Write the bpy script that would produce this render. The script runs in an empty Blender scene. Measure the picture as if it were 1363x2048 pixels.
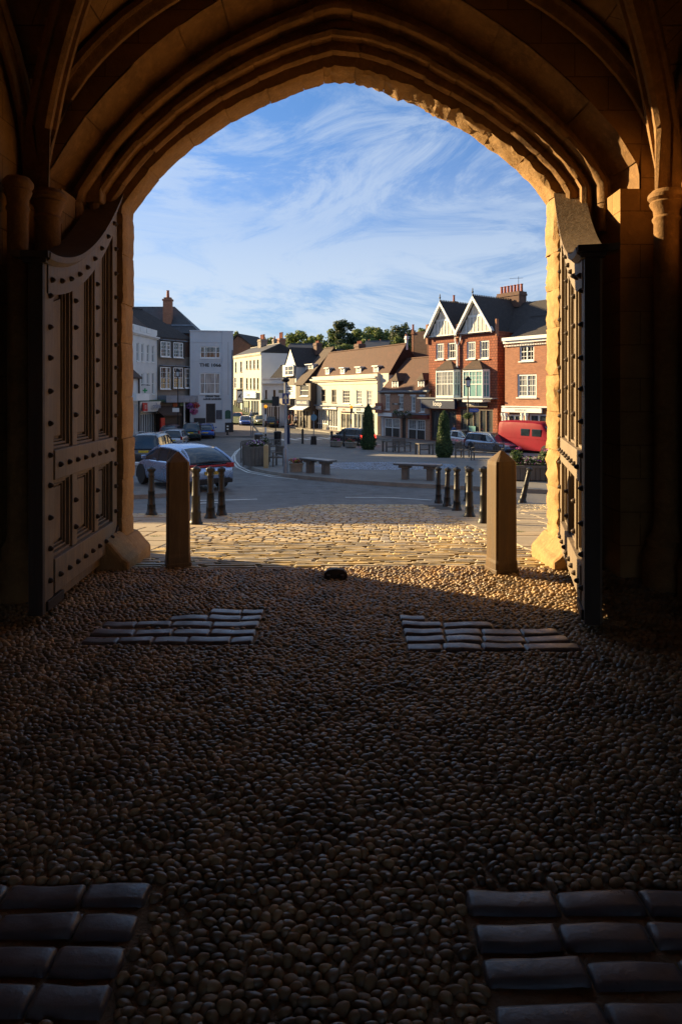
import bpy, math, random
import numpy as np
from mathutils import Vector, Matrix
R = math.radians
random.seed(7); rng = np.random.default_rng(7)
sc = bpy.context.scene
COL = sc.collection
# ------------------------------------------------------------------ camera, sky, sun, exposure
F = 1365.0; CX = 681.5; HY = 790.0; EYE = 1.65
cd = bpy.data.cameras.new('camera'); cam = bpy.data.objects.new('camera', cd); COL.objects.link(cam)
cd.sensor_fit = 'VERTICAL'; cd.sensor_height = 36.0; cd.sensor_width = 24.0; cd.lens = 36.0*F/2048
cd.shift_y = -(1024-HY)/2048.0; cd.clip_start = 0.05; cd.clip_end = 3000
cam.location = (0, 0, EYE); cam.rotation_euler = (R(90), 0, 0)
sc.camera = cam
SUN_AZ = R(32); SUN_EL = R(17)       # azimuth measured from -X (left) towards +Y (away)
sdir = Vector((-math.cos(SUN_AZ)*math.cos(SUN_EL), math.sin(SUN_AZ)*math.cos(SUN_EL), math.sin(SUN_EL)))
sl = bpy.data.lights.new('sun', 'SUN'); sl.energy = 5.0; sl.angle = R(0.6); sl.color = (1.0, 0.73, 0.37)
so = bpy.data.objects.new('sun', sl); COL.objects.link(so)
so.rotation_euler = sdir.to_track_quat('Z', 'Y').to_euler()
W = bpy.data.worlds.new('World'); sc.world = W; W.use_nodes = True
nt = W.node_tree; N = nt.nodes; L = nt.links; N.clear()
wo = N.new('ShaderNodeOutputWorld'); bg = N.new('ShaderNodeBackground'); L.new(bg.outputs[0], wo.inputs[0])
sky = N.new('ShaderNodeTexSky'); sky.sky_type = 'NISHITA'; sky.sun_disc = False
sky.sun_elevation = SUN_EL; sky.sun_rotation = math.atan2(sdir.x, sdir.y)
sky.air_density = 1.0; sky.dust_density = 0.6; sky.ozone_density = 2.2
bg.inputs[1].default_value = 0.060
tc = N.new('ShaderNodeTexCoord'); sp = N.new('ShaderNodeSeparateXYZ'); L.new(tc.outputs['Generated'], sp.inputs[0])
def wm(op, a, b=None, clamp=False):
    n = N.new('ShaderNodeMath'); n.operation = op; n.use_clamp = clamp
    for i, v in enumerate((a, b)):
        if v is None: continue
        if isinstance(v, (int, float)): n.inputs[i].default_value = v
        else: L.new(v, n.inputs[i])
    return n.outputs[0]
zc = wm('MAXIMUM', sp.outputs[2], 0.0); zz = wm('ADD', zc, 0.10)
cmb = N.new('ShaderNodeCombineXYZ'); L.new(wm('DIVIDE', sp.outputs[0], zz), cmb.inputs[0]); L.new(wm('DIVIDE', sp.outputs[1], zz), cmb.inputs[1])
mp = N.new('ShaderNodeMapping'); mp.inputs['Rotation'].default_value = (0, 0, R(28)); mp.inputs['Scale'].default_value = (0.55, 1.7, 1); mp.inputs['Location'].default_value = (1.3, 0.4, 0)
L.new(cmb.outputs[0], mp.inputs[0])
def wnoise(scale, detail, rough, dist, loc=None):
    n = N.new('ShaderNodeTexNoise'); n.inputs['Scale'].default_value = scale; n.inputs['Detail'].default_value = detail
    n.inputs['Roughness'].default_value = rough; n.inputs['Distortion'].default_value = dist
    L.new(mp.outputs[0] if loc is None else loc, n.inputs['Vector']); return n.outputs['Fac']
mp2 = N.new('ShaderNodeMapping'); mp2.inputs['Rotation'].default_value = (0, R(20), 0); mp2.inputs['Scale'].default_value = (2.4, 2.4, 7.0); mp2.inputs['Location'].default_value = (3.1, .7, 1.9)
L.new(tc.outputs['Generated'], mp2.inputs[0]); n1 = wnoise(1.5, 11, 0.68, 1.0, mp2.outputs[0]); n2 = wnoise(2.1, 3, 0.5, 0.6, tc.outputs['Generated'])
def ramp(v, a, b, c0=0.0, c1=1.0):
    n = N.new('ShaderNodeMapRange'); n.interpolation_type = 'SMOOTHSTEP'
    n.inputs[1].default_value = a; n.inputs[2].default_value = b; n.inputs[3].default_value = c0; n.inputs[4].default_value = c1
    L.new(v, n.inputs[0]); return n.outputs[0]
cover = wm('MULTIPLY', ramp(n1, 0.37, 0.62), ramp(n2, 0.34, 0.52, 0.30, 1.0))
low = ramp(sp.outputs[2], 0.12, 0.42, 0.80, 0.0)       # thin veil of cirrus low over the town
low2 = wm('MULTIPLY', low, ramp(n1, 0.36, 0.58, 0.30, 1.0))
fac = wm('MAXIMUM', wm('MULTIPLY', cover, 0.56), low2)
tint = N.new('ShaderNodeMix'); tint.data_type = 'RGBA'; tint.blend_type = 'MULTIPLY'; tint.inputs[0].default_value = 1.0
L.new(sky.outputs[0], tint.inputs[6])
cr = N.new('ShaderNodeValToRGB'); L.new(sp.outputs[2], cr.inputs[0]); e0, e1 = cr.color_ramp.elements      # the haze band of the model is brighter than this evening's air
e0.position = 0.0; e0.color = (.35, .47, .66, 1); e1.position = 0.6; e1.color = (.62, .84, 1.02, 1)
e2 = cr.color_ramp.elements.new(.12); e2.color = (.31, .46, .70, 1); e3 = cr.color_ramp.elements.new(.30); e3.color = (.38, .58, .87, 1)
L.new(cr.outputs[0], tint.inputs[7])
mx = N.new('ShaderNodeMix'); mx.data_type = 'RGBA'; L.new(fac, mx.inputs[0]); L.new(tint.outputs[2], mx.inputs[6]); mx.inputs[7].default_value = (3.5, 4.0, 4.6, 1)
L.new(mx.outputs[2], bg.inputs[0])
vs = sc.view_settings; vs.view_transform = 'Standard'; vs.look = 'None'; vs.exposure = 1.75; vs.gamma = 1.0
sc.cycles.use_denoising = True; sc.cycles.max_bounces = 10; sc.cycles.diffuse_bounces = 6
sc.cycles.sample_clamp_indirect = 6.0; sc.cycles.caustics_reflective = False; sc.cycles.caustics_refractive = False

# ------------------------------------------------------------------ helpers
class MB:
    def __init__(s, M=None): s.v = []; s.f = []; s.m = []; s.M = M
    def add(s, vs_, fs, mi=0, M=None):
        b = len(s.v); M = M or s.M
        for p in vs_:
            q = M @ Vector(p) if M else p
            s.v.append((q[0], q[1], q[2]))
        for f in fs: s.f.append(tuple(b+i for i in f)); s.m.append(mi)
        return s
    def box(s, x0, x1, y0, y1, z0, z1, mi=0, M=None):
        return s.add([(x0,y0,z0),(x1,y0,z0),(x1,y1,z0),(x0,y1,z0),(x0,y0,z1),(x1,y0,z1),(x1,y1,z1),(x0,y1,z1)],
                     [(0,3,2,1),(4,5,6,7),(0,1,5,4),(1,2,6,5),(2,3,7,6),(3,0,4,7)], mi, M)
    def frus(s, cx, cy, z0, z1, a0, b0, a1, b1, mi=0):
        return s.add([(cx-a0,cy-b0,z0),(cx+a0,cy-b0,z0),(cx+a0,cy+b0,z0),(cx-a0,cy+b0,z0),(cx-a1,cy-b1,z1),(cx+a1,cy-b1,z1),(cx+a1,cy+b1,z1),(cx-a1,cy+b1,z1)],
                     [(0,3,2,1),(4,5,6,7),(0,1,5,4),(1,2,6,5),(2,3,7,6),(3,0,4,7)], mi)
    def prism(s, poly, ax, a, b, mi=0, M=None):
        n = len(poly); vs_ = []
        for t in (a, b):
            for p, q in poly:
                vs_.append((t,p,q) if ax == 'x' else (p,t,q) if ax == 'y' else (p,q,t))
        fs = [tuple(range(n))[::-1], tuple(range(n, 2*n))] + [(i,(i+1)%n,n+(i+1)%n,n+i) for i in range(n)]
        return s.add(vs_, fs, mi, M)
    def lathe(s, prof, c=(0,0,0), n=12, mi=0, M=None):
        vs_ = []
        for r, z in prof:
            for k in range(n):
                a = 2*math.pi*(k+.5)/n; vs_.append((c[0]+r*math.cos(a), c[1]+r*math.sin(a), c[2]+z))
        fs = []
        for j in range(len(prof)-1):
            for k in range(n): fs.append((j*n+k, j*n+(k+1)%n, (j+1)*n+(k+1)%n, (j+1)*n+k))
        fs.append(tuple(range(n))[::-1]); fs.append(tuple(range((len(prof)-1)*n, len(prof)*n)))
        return s.add(vs_, fs, mi, M)
    def tube(s, pts, r, n=8, mi=0, M=None, closed=False):
        pts = [Vector(p) for p in pts]; vs_ = []; m = len(pts)
        rr = r if isinstance(r, (list, tuple)) else [r]*m
        for i, p in enumerate(pts):
            t = (pts[(i+1) % m if closed else min(i+1, m-1)] - pts[(i-1) if (closed or i) else 0]).normalized()
            u = t.cross(Vector((0,0,1)) if abs(t.z) < .9 else Vector((0,1,0))).normalized(); w = t.cross(u)
            for k in range(n):
                a = 2*math.pi*k/n; q = p + u*rr[i]*math.cos(a) + w*rr[i]*math.sin(a); vs_.append(tuple(q))
        fs = []
        for i in range(m if closed else m-1):
            j = (i+1) % m
            for k in range(n): fs.append((i*n+k, j*n+k, j*n+(k+1)%n, i*n+(k+1)%n))
        if not closed: fs += [tuple(range(n)), tuple(range((m-1)*n, m*n))[::-1]]
        return s.add(vs_, fs, mi, M)
    def loft(s, rings, mi=0, closed=True, caps=True):
        n = len(rings[0]); vs_ = [p for r in rings for p in r]; fs = []
        for i in range(len(rings)-1):
            for k in range(n if closed else n-1):
                fs.append((i*n+k, i*n+(k+1)%n, (i+1)*n+(k+1)%n, (i+1)*n+k))
        if caps and closed: fs += [tuple(range(n))[::-1], tuple(range((len(rings)-1)*n, len(rings)*n))]
        return s.add(vs_, fs, mi)
    def build(s, name, mats, parent=None, smooth=False, bevel=0, sub=0, world=False, fix=True):
        me = bpy.data.meshes.new(name)
        off = parent.location if (world and parent is not None) else None
        vs_ = [(a-off[0], b-off[1], c-off[2]) for a, b, c in s.v] if off is not None else s.v
        me.from_pydata(vs_, [], s.f)
        if not isinstance(mats, (list, tuple)): mats = [mats]
        for m in mats: me.materials.append(m)
        me.polygons.foreach_set('material_index', s.m)
        if fix:
            import bmesh
            bm = bmesh.new(); bm.from_mesh(me); bmesh.ops.recalc_face_normals(bm, faces=bm.faces); bm.to_mesh(me); bm.free()
        if smooth is True: me.polygons.foreach_set('use_smooth', [True]*len(me.polygons))
        elif smooth:
            me.polygons.foreach_set('use_smooth', [True]*len(me.polygons)); me.set_sharp_from_angle(angle=R(smooth))
        me.update()
        o = bpy.data.objects.new(name, me); COL.objects.link(o)
        if parent is not None: o.parent = parent
        if bevel:
            b = o.modifiers.new('bevel', 'BEVEL'); b.width = bevel; b.segments = 2; b.limit_method = 'ANGLE'; b.angle_limit = R(40)
        if sub:
            b = o.modifiers.new('sub', 'SUBSURF'); b.levels = sub; b.render_levels = sub
        return o
def raw_mesh(name, V, Fq, mats, midx=None, parent=None, smooth=True):
    """big meshes straight from numpy arrays; Fq is (n,4) or (n,3)"""
    me = bpy.data.meshes.new(name); n, k = Fq.shape
    me.vertices.add(len(V)); me.vertices.foreach_set('co', V.astype(np.float32).ravel())
    me.loops.add(n*k); me.loops.foreach_set('vertex_index', Fq.astype(np.int32).ravel())
    me.polygons.add(n); me.polygons.foreach_set('loop_start', np.arange(0, n*k, k, dtype=np.int32))
    for m in mats: me.materials.append(m)
    if midx is not None: me.polygons.foreach_set('material_index', midx.astype(np.int32))
    me.polygons.foreach_set('use_smooth', np.full(n, smooth))
    me.update(calc_edges=True); me.validate()
    o = bpy.data.objects.new(name, me); COL.objects.link(o)
    if parent is not None: o.parent = parent
    return o
def tag(o, label=None, cat=None, group=None, kind=None):
    if label: o['label'] = label
    if cat: o['category'] = cat
    if group: o['group'] = group
    if kind: o['kind'] = kind
    return o
def thing(name, label, cat, loc=(0,0,0), rz=0, group=None):
    o = bpy.data.objects.new(name, None); COL.objects.link(o); o.empty_display_size = .2
    o.location = loc; o.rotation_euler = (0, 0, rz); return tag(o, label, cat, group)
def kids(o): return [c for c in bpy.data.objects if c.parent == o]
def dup(o, loc=None, rz=None, label=None, parent=None):
    c = o.copy(); COL.objects.link(c); c.parent = parent
    for k in kids(o): dup(k, parent=c)
    if loc is not None: c.location = loc
    if rz is not None: c.rotation_euler = (0, 0, rz)
    if label: c['label'] = label
    return c
def text_mb(mb, s, size, M, mi=0, ext=0.004, bold=0.0, sx=1.0, align='CENTER'):
    cu = bpy.data.curves.new('t', 'FONT'); cu.body = s; cu.size = size; cu.extrude = ext; cu.offset = bold; cu.align_x = align; cu.align_y = 'CENTER'
    cu.resolution_u = 2
    o = bpy.data.objects.new('t', cu); COL.objects.link(o)
    me = bpy.data.meshes.new_from_object(o.evaluated_get(bpy.context.evaluated_depsgraph_get()))
    T = M @ Matrix.Rotation(R(90), 4, 'X') @ Matrix.Diagonal((sx, 1, 1, 1))
    mb.add([tuple(T @ v.co) for v in me.vertices], [tuple(p.vertices) for p in me.polygons], mi, Matrix.Identity(4))
    bpy.data.objects.remove(o); bpy.data.curves.remove(cu); bpy.data.meshes.remove(me)
def T_(x, y, z, rz=0): return Matrix.Translation((x, y, z)) @ Matrix.Rotation(rz, 4, 'Z')

# ground height of the place as a function of the distance from the gate
GP = [(-500,0),(6.6,0),(18.5,-1.30),(21,-1.40),(23,-1.42),(27,-1.52),(35,-1.90),(45,-2.40),(55,-2.65),(3000,-2.65)]
def gz(y):
    for (a, za), (b, zb) in zip(GP, GP[1:]):
        if y <= b: return za + (zb-za)*(y-a)/(b-a)
    return -2.65
def gd(px, py, h=0.0):
    """where the sight line through a photo pixel meets the ground raised by h"""
    s = (py-HY)/F; d = 3.0
    while d < 300 and EYE - s*d > gz(d)+h: d += 0.02
    return ((px-CX)/F*d, d, gz(d)+h)
def at(px, py, d): return ((px-CX)/F*d, d, EYE-(py-HY)/F*d)

# ------------------------------------------------------------------ materials
def newmat(name):
    m = bpy.data.materials.new(name); m.use_nodes = True; n = m.node_tree; b = n.nodes['Principled BSDF']
    return m, n, b
def node(n, t, **kw):
    x = n.nodes.new(t)
    for k, v in kw.items():
        if k.startswith('i_'): x.inputs[k[2:].replace('_', ' ')].default_value = v
        else: setattr(x, k, v)
    return x
def mixc(n, fac, a, b, mode='MIX'):
    x = n.nodes.new('ShaderNodeMix'); x.data_type = 'RGBA'; x.blend_type = mode
    for i, v in ((0, fac), (6, a), (7, b)):
        if isinstance(v, (int, float)): x.inputs[i].default_value = v
        elif isinstance(v, (tuple, list)): x.inputs[i].default_value = (*v[:3], 1)
        else: n.links.new(v, x.inputs[i])
    return x.outputs[2]
def mrange(n, v, a, b, c=0.0, d=1.0):
    x = n.nodes.new('ShaderNodeMapRange'); n.links.new(v, x.inputs[0])
    for i, k in enumerate((a, b, c, d)): x.inputs[i+1].default_value = k
    return x.outputs[0]
def coords(n, scale=(1,1,1), kind='Object', rot=(0,0,0)):
    t = n.nodes.new('ShaderNodeTexCoord'); mpn = n.nodes.new('ShaderNodeMapping'); mpn.inputs['Scale'].default_value = scale; mpn.inputs['Rotation'].default_value = rot
    n.links.new(t.outputs[kind], mpn.inputs[0]); return mpn.outputs[0]
def noise(n, vec, scale, detail=5, rough=.55, dist=0.0):
    x = n.nodes.new('ShaderNodeTexNoise'); x.inputs['Scale'].default_value = scale; x.inputs['Detail'].default_value = detail
    x.inputs['Roughness'].default_value = rough; x.inputs['Distortion'].default_value = dist
    n.links.new(vec, x.inputs['Vector']); return x.outputs['Fac']
def bump(n, b, h, strength=.3, dist=.02, prev=None):
    x = n.nodes.new('ShaderNodeBump'); x.inputs['Strength'].default_value = strength; x.inputs['Distance'].default_value = dist
    n.links.new(h, x.inputs['Height'])
    if prev is not None: n.links.new(prev, x.inputs['Normal'])
    if b is not None: n.links.new(x.outputs[0], b.inputs['Normal'])
    return x.outputs[0]
def simple(name, col, rough=.6, var=.25, scale=3.0, bmp=.15, bs=None, metal=0, stretch=(1,1,1), coat=0, bdist=.01, spec=.5):
    m, n, b = newmat(name); v = coords(n, stretch)
    f = noise(n, v, scale, 6, .6); f2 = noise(n, v, scale*7, 4, .6)
    c = mixc(n, mrange(n, f, .3, .7), [x*(1-var) for x in col], [min(1, x*(1+var)) for x in col])
    c = mixc(n, mrange(n, f2, .35, .75, 0, var), c, [x*.6 for x in col])
    n.links.new(c, b.inputs['Base Color'])
    n.links.new(mrange(n, f2, .2, .8, rough*.85, min(1, rough*1.15)), b.inputs['Roughness'])
    b.inputs['Metallic'].default_value = metal; b.inputs['Coat Weight'].default_value = coat; b.inputs['Coat Roughness'].default_value = .05
    b.inputs['Specular IOR Level'].default_value = spec
    if bmp: bump(n, b, noise(n, v, bs or scale*9, 5, .6), bmp, bdist)
    return m
def wallvec(n, sx=1, sz=1):
    """texture space that wraps vertical walls: (x+y, z)"""
    t = n.nodes.new('ShaderNodeTexCoord'); s_ = n.nodes.new('ShaderNodeSeparateXYZ'); n.links.new(t.outputs['Object'], s_.inputs[0])
    a = n.nodes.new('ShaderNodeMath'); a.operation = 'ADD'; n.links.new(s_.outputs[0], a.inputs[0]); n.links.new(s_.outputs[1], a.inputs[1])
    c = n.nodes.new('ShaderNodeCombineXYZ'); n.links.new(a.outputs[0], c.inputs[0]); n.links.new(s_.outputs[2], c.inputs[1]); return c.outputs[0]
def brick(name, c1, c2, mortar, bw=.22, bh=.075, ms=.008, rough=.85, var=.4, bmp=.5, rot=None, big=2.0, off=.5):
    m, n, b = newmat(name); v = wallvec(n)
    if rot:
        mpn = n.nodes.new('ShaderNodeMapping'); n.links.new(v, mpn.inputs[0]); mpn.inputs['Rotation'].default_value = rot; v = mpn.outputs[0]
    x = n.nodes.new('ShaderNodeTexBrick'); n.links.new(v, x.inputs['Vector']); x.offset = off
    x.inputs['Scale'].default_value = 1.0; x.inputs['Brick Width'].default_value = bw; x.inputs['Row Height'].default_value = bh; x.inputs['Mortar Size'].default_value = ms
    x.inputs['Color1'].default_value = (*c1, 1); x.inputs['Color2'].default_value = (*c2, 1); x.inputs['Mortar'].default_value = (*mortar, 1); x.inputs['Mortar Smooth'].default_value = .3
    f = noise(n, v, big, 6, .65)
    c = mixc(n, mrange(n, f, .3, .7, 0, var), x.outputs['Color'], [q*.45 for q in c1])
    n.links.new(c, b.inputs['Base Color']); b.inputs['Roughness'].default_value = rough
    inv = mrange(n, x.outputs['Fac'], 0, 1, 1, 0)
    p = bump(n, None, inv, bmp, .012); bump(n, b, noise(n, v, 30, 4), .2, .01, p)
    return m
def ashlar(name, c1, c2, bw=.6, bh=.3, rough=.9):
    """worn sandstone blocks: vertical-wall mapping, soft joints, pitted face"""
    m, n, b = newmat(name); v = wallvec(n)
    x = n.nodes.new('ShaderNodeTexBrick'); n.links.new(v, x.inputs['Vector'])
    x.inputs['Scale'].default_value = 1; x.inputs['Brick Width'].default_value = bw; x.inputs['Row Height'].default_value = bh; x.inputs['Mortar Size'].default_value = .006; x.inputs['Mortar Smooth'].default_value = .6
    x.inputs['Color1'].default_value = (*c1, 1); x.inputs['Color2'].default_value = (*c2, 1); x.inputs['Mortar'].default_value = (c1[0]*.4, c1[1]*.38, c1[2]*.35, 1)
    o3 = coords(n); f = noise(n, o3, 1.4, 8, .7, .3); g = noise(n, o3, 9, 6, .7)
    c = mixc(n, mrange(n, f, .35, .68, 0, .75), x.outputs['Color'], [q*.42 for q in c1])
    c = mixc(n, mrange(n, g, .5, .8, 0, .5), c, [min(1, q*1.35) for q in c2])
    n.links.new(c, b.inputs['Base Color']); b.inputs['Roughness'].default_value = rough; b.inputs['Specular IOR Level'].default_value = .2
    inv = mrange(n, x.outputs['Fac'], 0, 1, 1, 0)
    p = bump(n, None, inv, .6, .02); p = bump(n, None, g, .5, .03, p); bump(n, b, noise(n, o3, 45, 4), .35, .01, p)
    return m
def stone(name, c1, rough=.85, var=.6, s=2.2, bd=.03):
    m, n, b = newmat(name); o3 = coords(n); f = noise(n, o3, s, 8, .7, .4); g = noise(n, o3, s*6, 6, .7)
    c = mixc(n, mrange(n, f, .3, .7), [q*(1-var) for q in c1], c1); c = mixc(n, mrange(n, g, .5, .8, 0, .5), c, [min(1, q*1.5) for q in c1])
    n.links.new(c, b.inputs['Base Color']); b.inputs['Roughness'].default_value = rough; b.inputs['Specular IOR Level'].default_value = .3
    p = bump(n, None, g, .6, bd); bump(n, b, noise(n, o3, s*20, 4), .35, .01, p); return m
def oak(name, c1, c2, rough=.7, gs=(14, 14, .7)):
    m, n, b = newmat(name); v = coords(n, gs); w = coords(n)
    f = noise(n, v, 1.6, 9, .7, .6); g = noise(n, w, 1.3, 4, .6)
    c = mixc(n, mrange(n, f, .32, .7), c1, c2); c = mixc(n, mrange(n, g, .4, .7, 0, .5), c, [q*.55 for q in c1])
    n.links.new(c, b.inputs['Base Color']); n.links.new(mrange(n, f, .2, .8, rough*.75, min(1, rough*1.2)), b.inputs['Roughness'])
    bump(n, b, f, .55, .012); return m
def paint(name, col, rough=.3, metal=.5):
    m, n, b = newmat(name); v = coords(n); g = noise(n, v, 5, 5, .6)
    n.links.new(mixc(n, mrange(n, g, .3, .8, 0, .25), col, [q*.75 for q in col]), b.inputs['Base Color'])
    b.inputs['Metallic'].default_value = metal; n.links.new(mrange(n, g, .3, .8, rough*.8, rough*1.4), b.inputs['Roughness']); b.inputs['Coat Weight'].default_value = .8; b.inputs['Coat Roughness'].default_value = .06
    return m
def glassy(name, col=(.02,.025,.03), rough=.06, cur=None):
    m, n, b = newmat(name); v = coords(n)
    if cur: 
        f = noise(n, coords(n, (9, 9, .4)), 1.2, 3, .5); n.links.new(mixc(n, mrange(n, f, .4, .6), col, cur), b.inputs['Base Color'])
    else:
        f = noise(n, v, .9, 3, .5); n.links.new(mixc(n, mrange(n, f, .35, .7), col, [q*2.2 for q in col]), b.inputs['Base Color'])
    b.inputs['Roughness'].default_value = rough; b.inputs['Specular IOR Level'].default_value = .9; bump(n, b, noise(n, v, 1.5, 2), .05, .05); return m

M_asph = simple('asphalt', (.060,.060,.062), .8, .25, .35, .5, 60, bdist=.006)
M_pave = simple('paving concrete', (.16,.145,.125), .85, .25, .8, .3, 30)
M_kerb = simple('kerb stone', (.20,.19,.17), .8, .3, 1.5, .3)
M_line = simple('road paint', (.62,.62,.58), .7, .3, 3, .1)
M_white = simple('white paint', (.72,.73,.72), .55, .08, 1.2, .1)
M_black = simple('black iron paint', (.010,.010,.011), .42, .3, 6, .2, spec=.3)
M_sand = simple('sandy mortar', (.22,.14,.07), .95, .35, 2.5, .8, 50, bdist=.012)
M_peb = None
# ------------------------------------------------------------------ ground
ys = [-60,-10,-6,0,3,6.6] + list(np.arange(7.6,18.5,1.0)) + [18.5,21,23,25,27,31,35,40,45,50,55,62,75,95,130,300]
mb = MB(); xs = [-400,-60,-20,-6,6,20,60,400]
for y in ys:
    for x in xs: mb.v.append((x, float(y), gz(y)-.03))
nx = len(xs)
for j in range(len(ys)-1):
    for i in range(nx-1): mb.f.append((j*nx+i, j*nx+i+1, (j+1)*nx+i+1, (j+1)*nx+i)); mb.m.append(0)
tag(mb.build('ground', simple('bare earth and tarmac', (.07,.065,.055), .9, .3, .2, .4, 20)), kind='structure')
def strip(name, pts_l, pts_r, off, mat, extra=None):
    """a sheet between two plan outlines, draped over the ground; pts are (x, y)"""
    m = MB(); n = len(pts_l)
    for (a, b) in zip(pts_l, pts_r):
        m.v.append((a[0], a[1], gz(a[1])+off)); m.v.append((b[0], b[1], gz(b[1])+off))
    for i in range(n-1): m.f.append((2*i, 2*i+1, 2*i+3, 2*i+2)); m.m.append(0)
    return tag(m.build(name, mat, fix=False), kind='structure')
def asph():
    m, n, b = newmat('worn asphalt'); v = coords(n); f = noise(n, v, .25, 6, .6, .5); g = noise(n, v, 90, 3, .7); h = noise(n, v, 2.2, 6, .65)
    c = mixc(n, mrange(n, f, .35, .65), (.090,.083,.076), (.135,.126,.115)); c = mixc(n, mrange(n, g, .45, .7, 0, .5), c, (.15,.145,.14)); c = mixc(n, mrange(n, h, .55, .75, 0, .5), c, (.035,.035,.037))
    n.links.new(c, b.inputs['Base Color']); n.links.new(mrange(n, h, .3, .7, .55, .85), b.inputs['Roughness']); bump(n, b, g, .5, .008); return m
M_road = asph()
yr = [13.0, 14, 15, 16, 17, 18.5, 21, 23, 25, 27, 31, 35, 40, 45, 50, 55, 70, 95, 130]
strip('road', [(-40, y) for y in yr], [(60, y) for y in yr], -.016, M_road)

def polysheet(name, poly, z0off, th, mats, kind='structure'):
    """raised slab with a plan outline: top sheet plus kerb edge. outline (x,y), counter-clockwise"""
    import bmesh
    m = MB(); n = len(poly)
    for x, y in poly: m.v.append((x, y, gz(y)+z0off+th))
    for x, y in poly: m.v.append((x, y, gz(y)+z0off-.1))
    bm = bmesh.new(); vs_ = [bm.verts.new(p) for p in m.v]
    f = bm.faces.new(vs_[:n]); f.material_index = 0
    for i in range(n):
        q = bm.faces.new((vs_[i], vs_[n+i], vs_[n+(i+1)%n], vs_[(i+1)%n])); q.material_index = 1
    bmesh.ops.triangulate(bm, faces=[f]); bmesh.ops.recalc_face_normals(bm, faces=bm.faces)
    me = bpy.data.meshes.new(name); bm.to_mesh(me); bm.free()
    for q in mats: me.materials.append(q)
    o = bpy.data.objects.new(name, me); COL.objects.link(o); o['kind'] = kind; return o
def dense(pts, step=1.0):
    out = []
    for a, b in zip(pts, pts[1:]+pts[:1]):
        k = max(1, int(math.dist(a, b)/step))
        for i in range(k): out.append((a[0]+(b[0]-a[0])*i/k, a[1]+(b[1]-a[1])*i/k))
    return out
def gridslab(name, poly, z0off, th, matt, matk, cell=1.5):
    """raised pavement that follows the slope: grid-clipped top, kerb band along the rim"""
    import bmesh
    bm = bmesh.new(); P = dense(poly, 1.2)
    f = bm.faces.new([bm.verts.new((x, y, 0)) for x, y in P])
    ymin = min(p[1] for p in P); ymax = max(p[1] for p in P)
    cuts = [q for q, _ in GP if ymin < q < ymax]
    for c in cuts: bmesh.ops.bisect_plane(bm, geom=bm.verts[:]+bm.edges[:]+bm.faces[:], plane_co=(0,c,0), plane_no=(0,1,0))
    bmesh.ops.triangulate(bm, faces=bm.faces[:])
    rim = [e for e in bm.edges if len(e.link_faces) == 1]
    for v in bm.verts: v.co.z = gz(v.co.y)+z0off+th
    ret = bmesh.ops.extrude_edge_only(bm, edges=rim)
    for g in ret['geom']:
        if isinstance(g, bmesh.types.BMVert): g.co.z -= th+.06
        if isinstance(g, bmesh.types.BMFace): g.material_index = 1
    bmesh.ops.recalc_face_normals(bm, faces=bm.faces)
    me = bpy.data.meshes.new(name); bm.to_mesh(me); bm.free(); me.materials.append(matt); me.materials.append(matk)
    o = bpy.data.objects.new(name, me); COL.objects.link(o); o['kind'] = 'structure'; return o
def kerbline(name, pts, w=.13, h=.012, top=.12, mat=None):
    m = MB(); pts = [Vector((x, y, 0)) for x, y in pts]; prev = None
    for i, p in enumerate(pts):
        t = (pts[min(i+1, len(pts)-1)]-pts[max(i-1, 0)]).normalized(); nrm = Vector((-t.y, t.x, 0))
        z = gz(p.y)+top
        a = p-nrm*w/2; b = p+nrm*w/2
        ring = [(a.x,a.y,z-.18),(b.x,b.y,z-.18),(b.x,b.y,z+h),(a.x,a.y,z+h)]
        if prev: m.loft([prev, ring], caps=False)
        prev = ring
    return tag(m.build(name, mat or M_kerb), kind='structure')
def ribbon(name, pts, w, off, mat, dash=None, label=None):
    m = MB(); acc = 0
    for a, b in zip(pts, pts[1:]):
        a = Vector((*a, 0)); b = Vector((*b, 0)); t = (b-a).normalized(); nrm = Vector((-t.y, t.x, 0))*w/2; Ln = (b-a).length; k = max(1, int(Ln/.5))
        for i in range(k):
            p = a+(b-a)*i/k; q = a+(b-a)*(i+1)/k
            if dash and ((acc+Ln*i/k) % (dash[0]+dash[1])) > dash[0]: continue
            vs_ = [(p-nrm), (q-nrm), (q+nrm), (p+nrm)]
            m.add([(v.x, v.y, gz(v.y)+off) for v in vs_], [(0,1,2,3)])
        acc += Ln
    return tag(m.build(name, mat, fix=False), kind='structure')
def G(px, py): x, y, z = gd(px, py); return (x, y)

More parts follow.
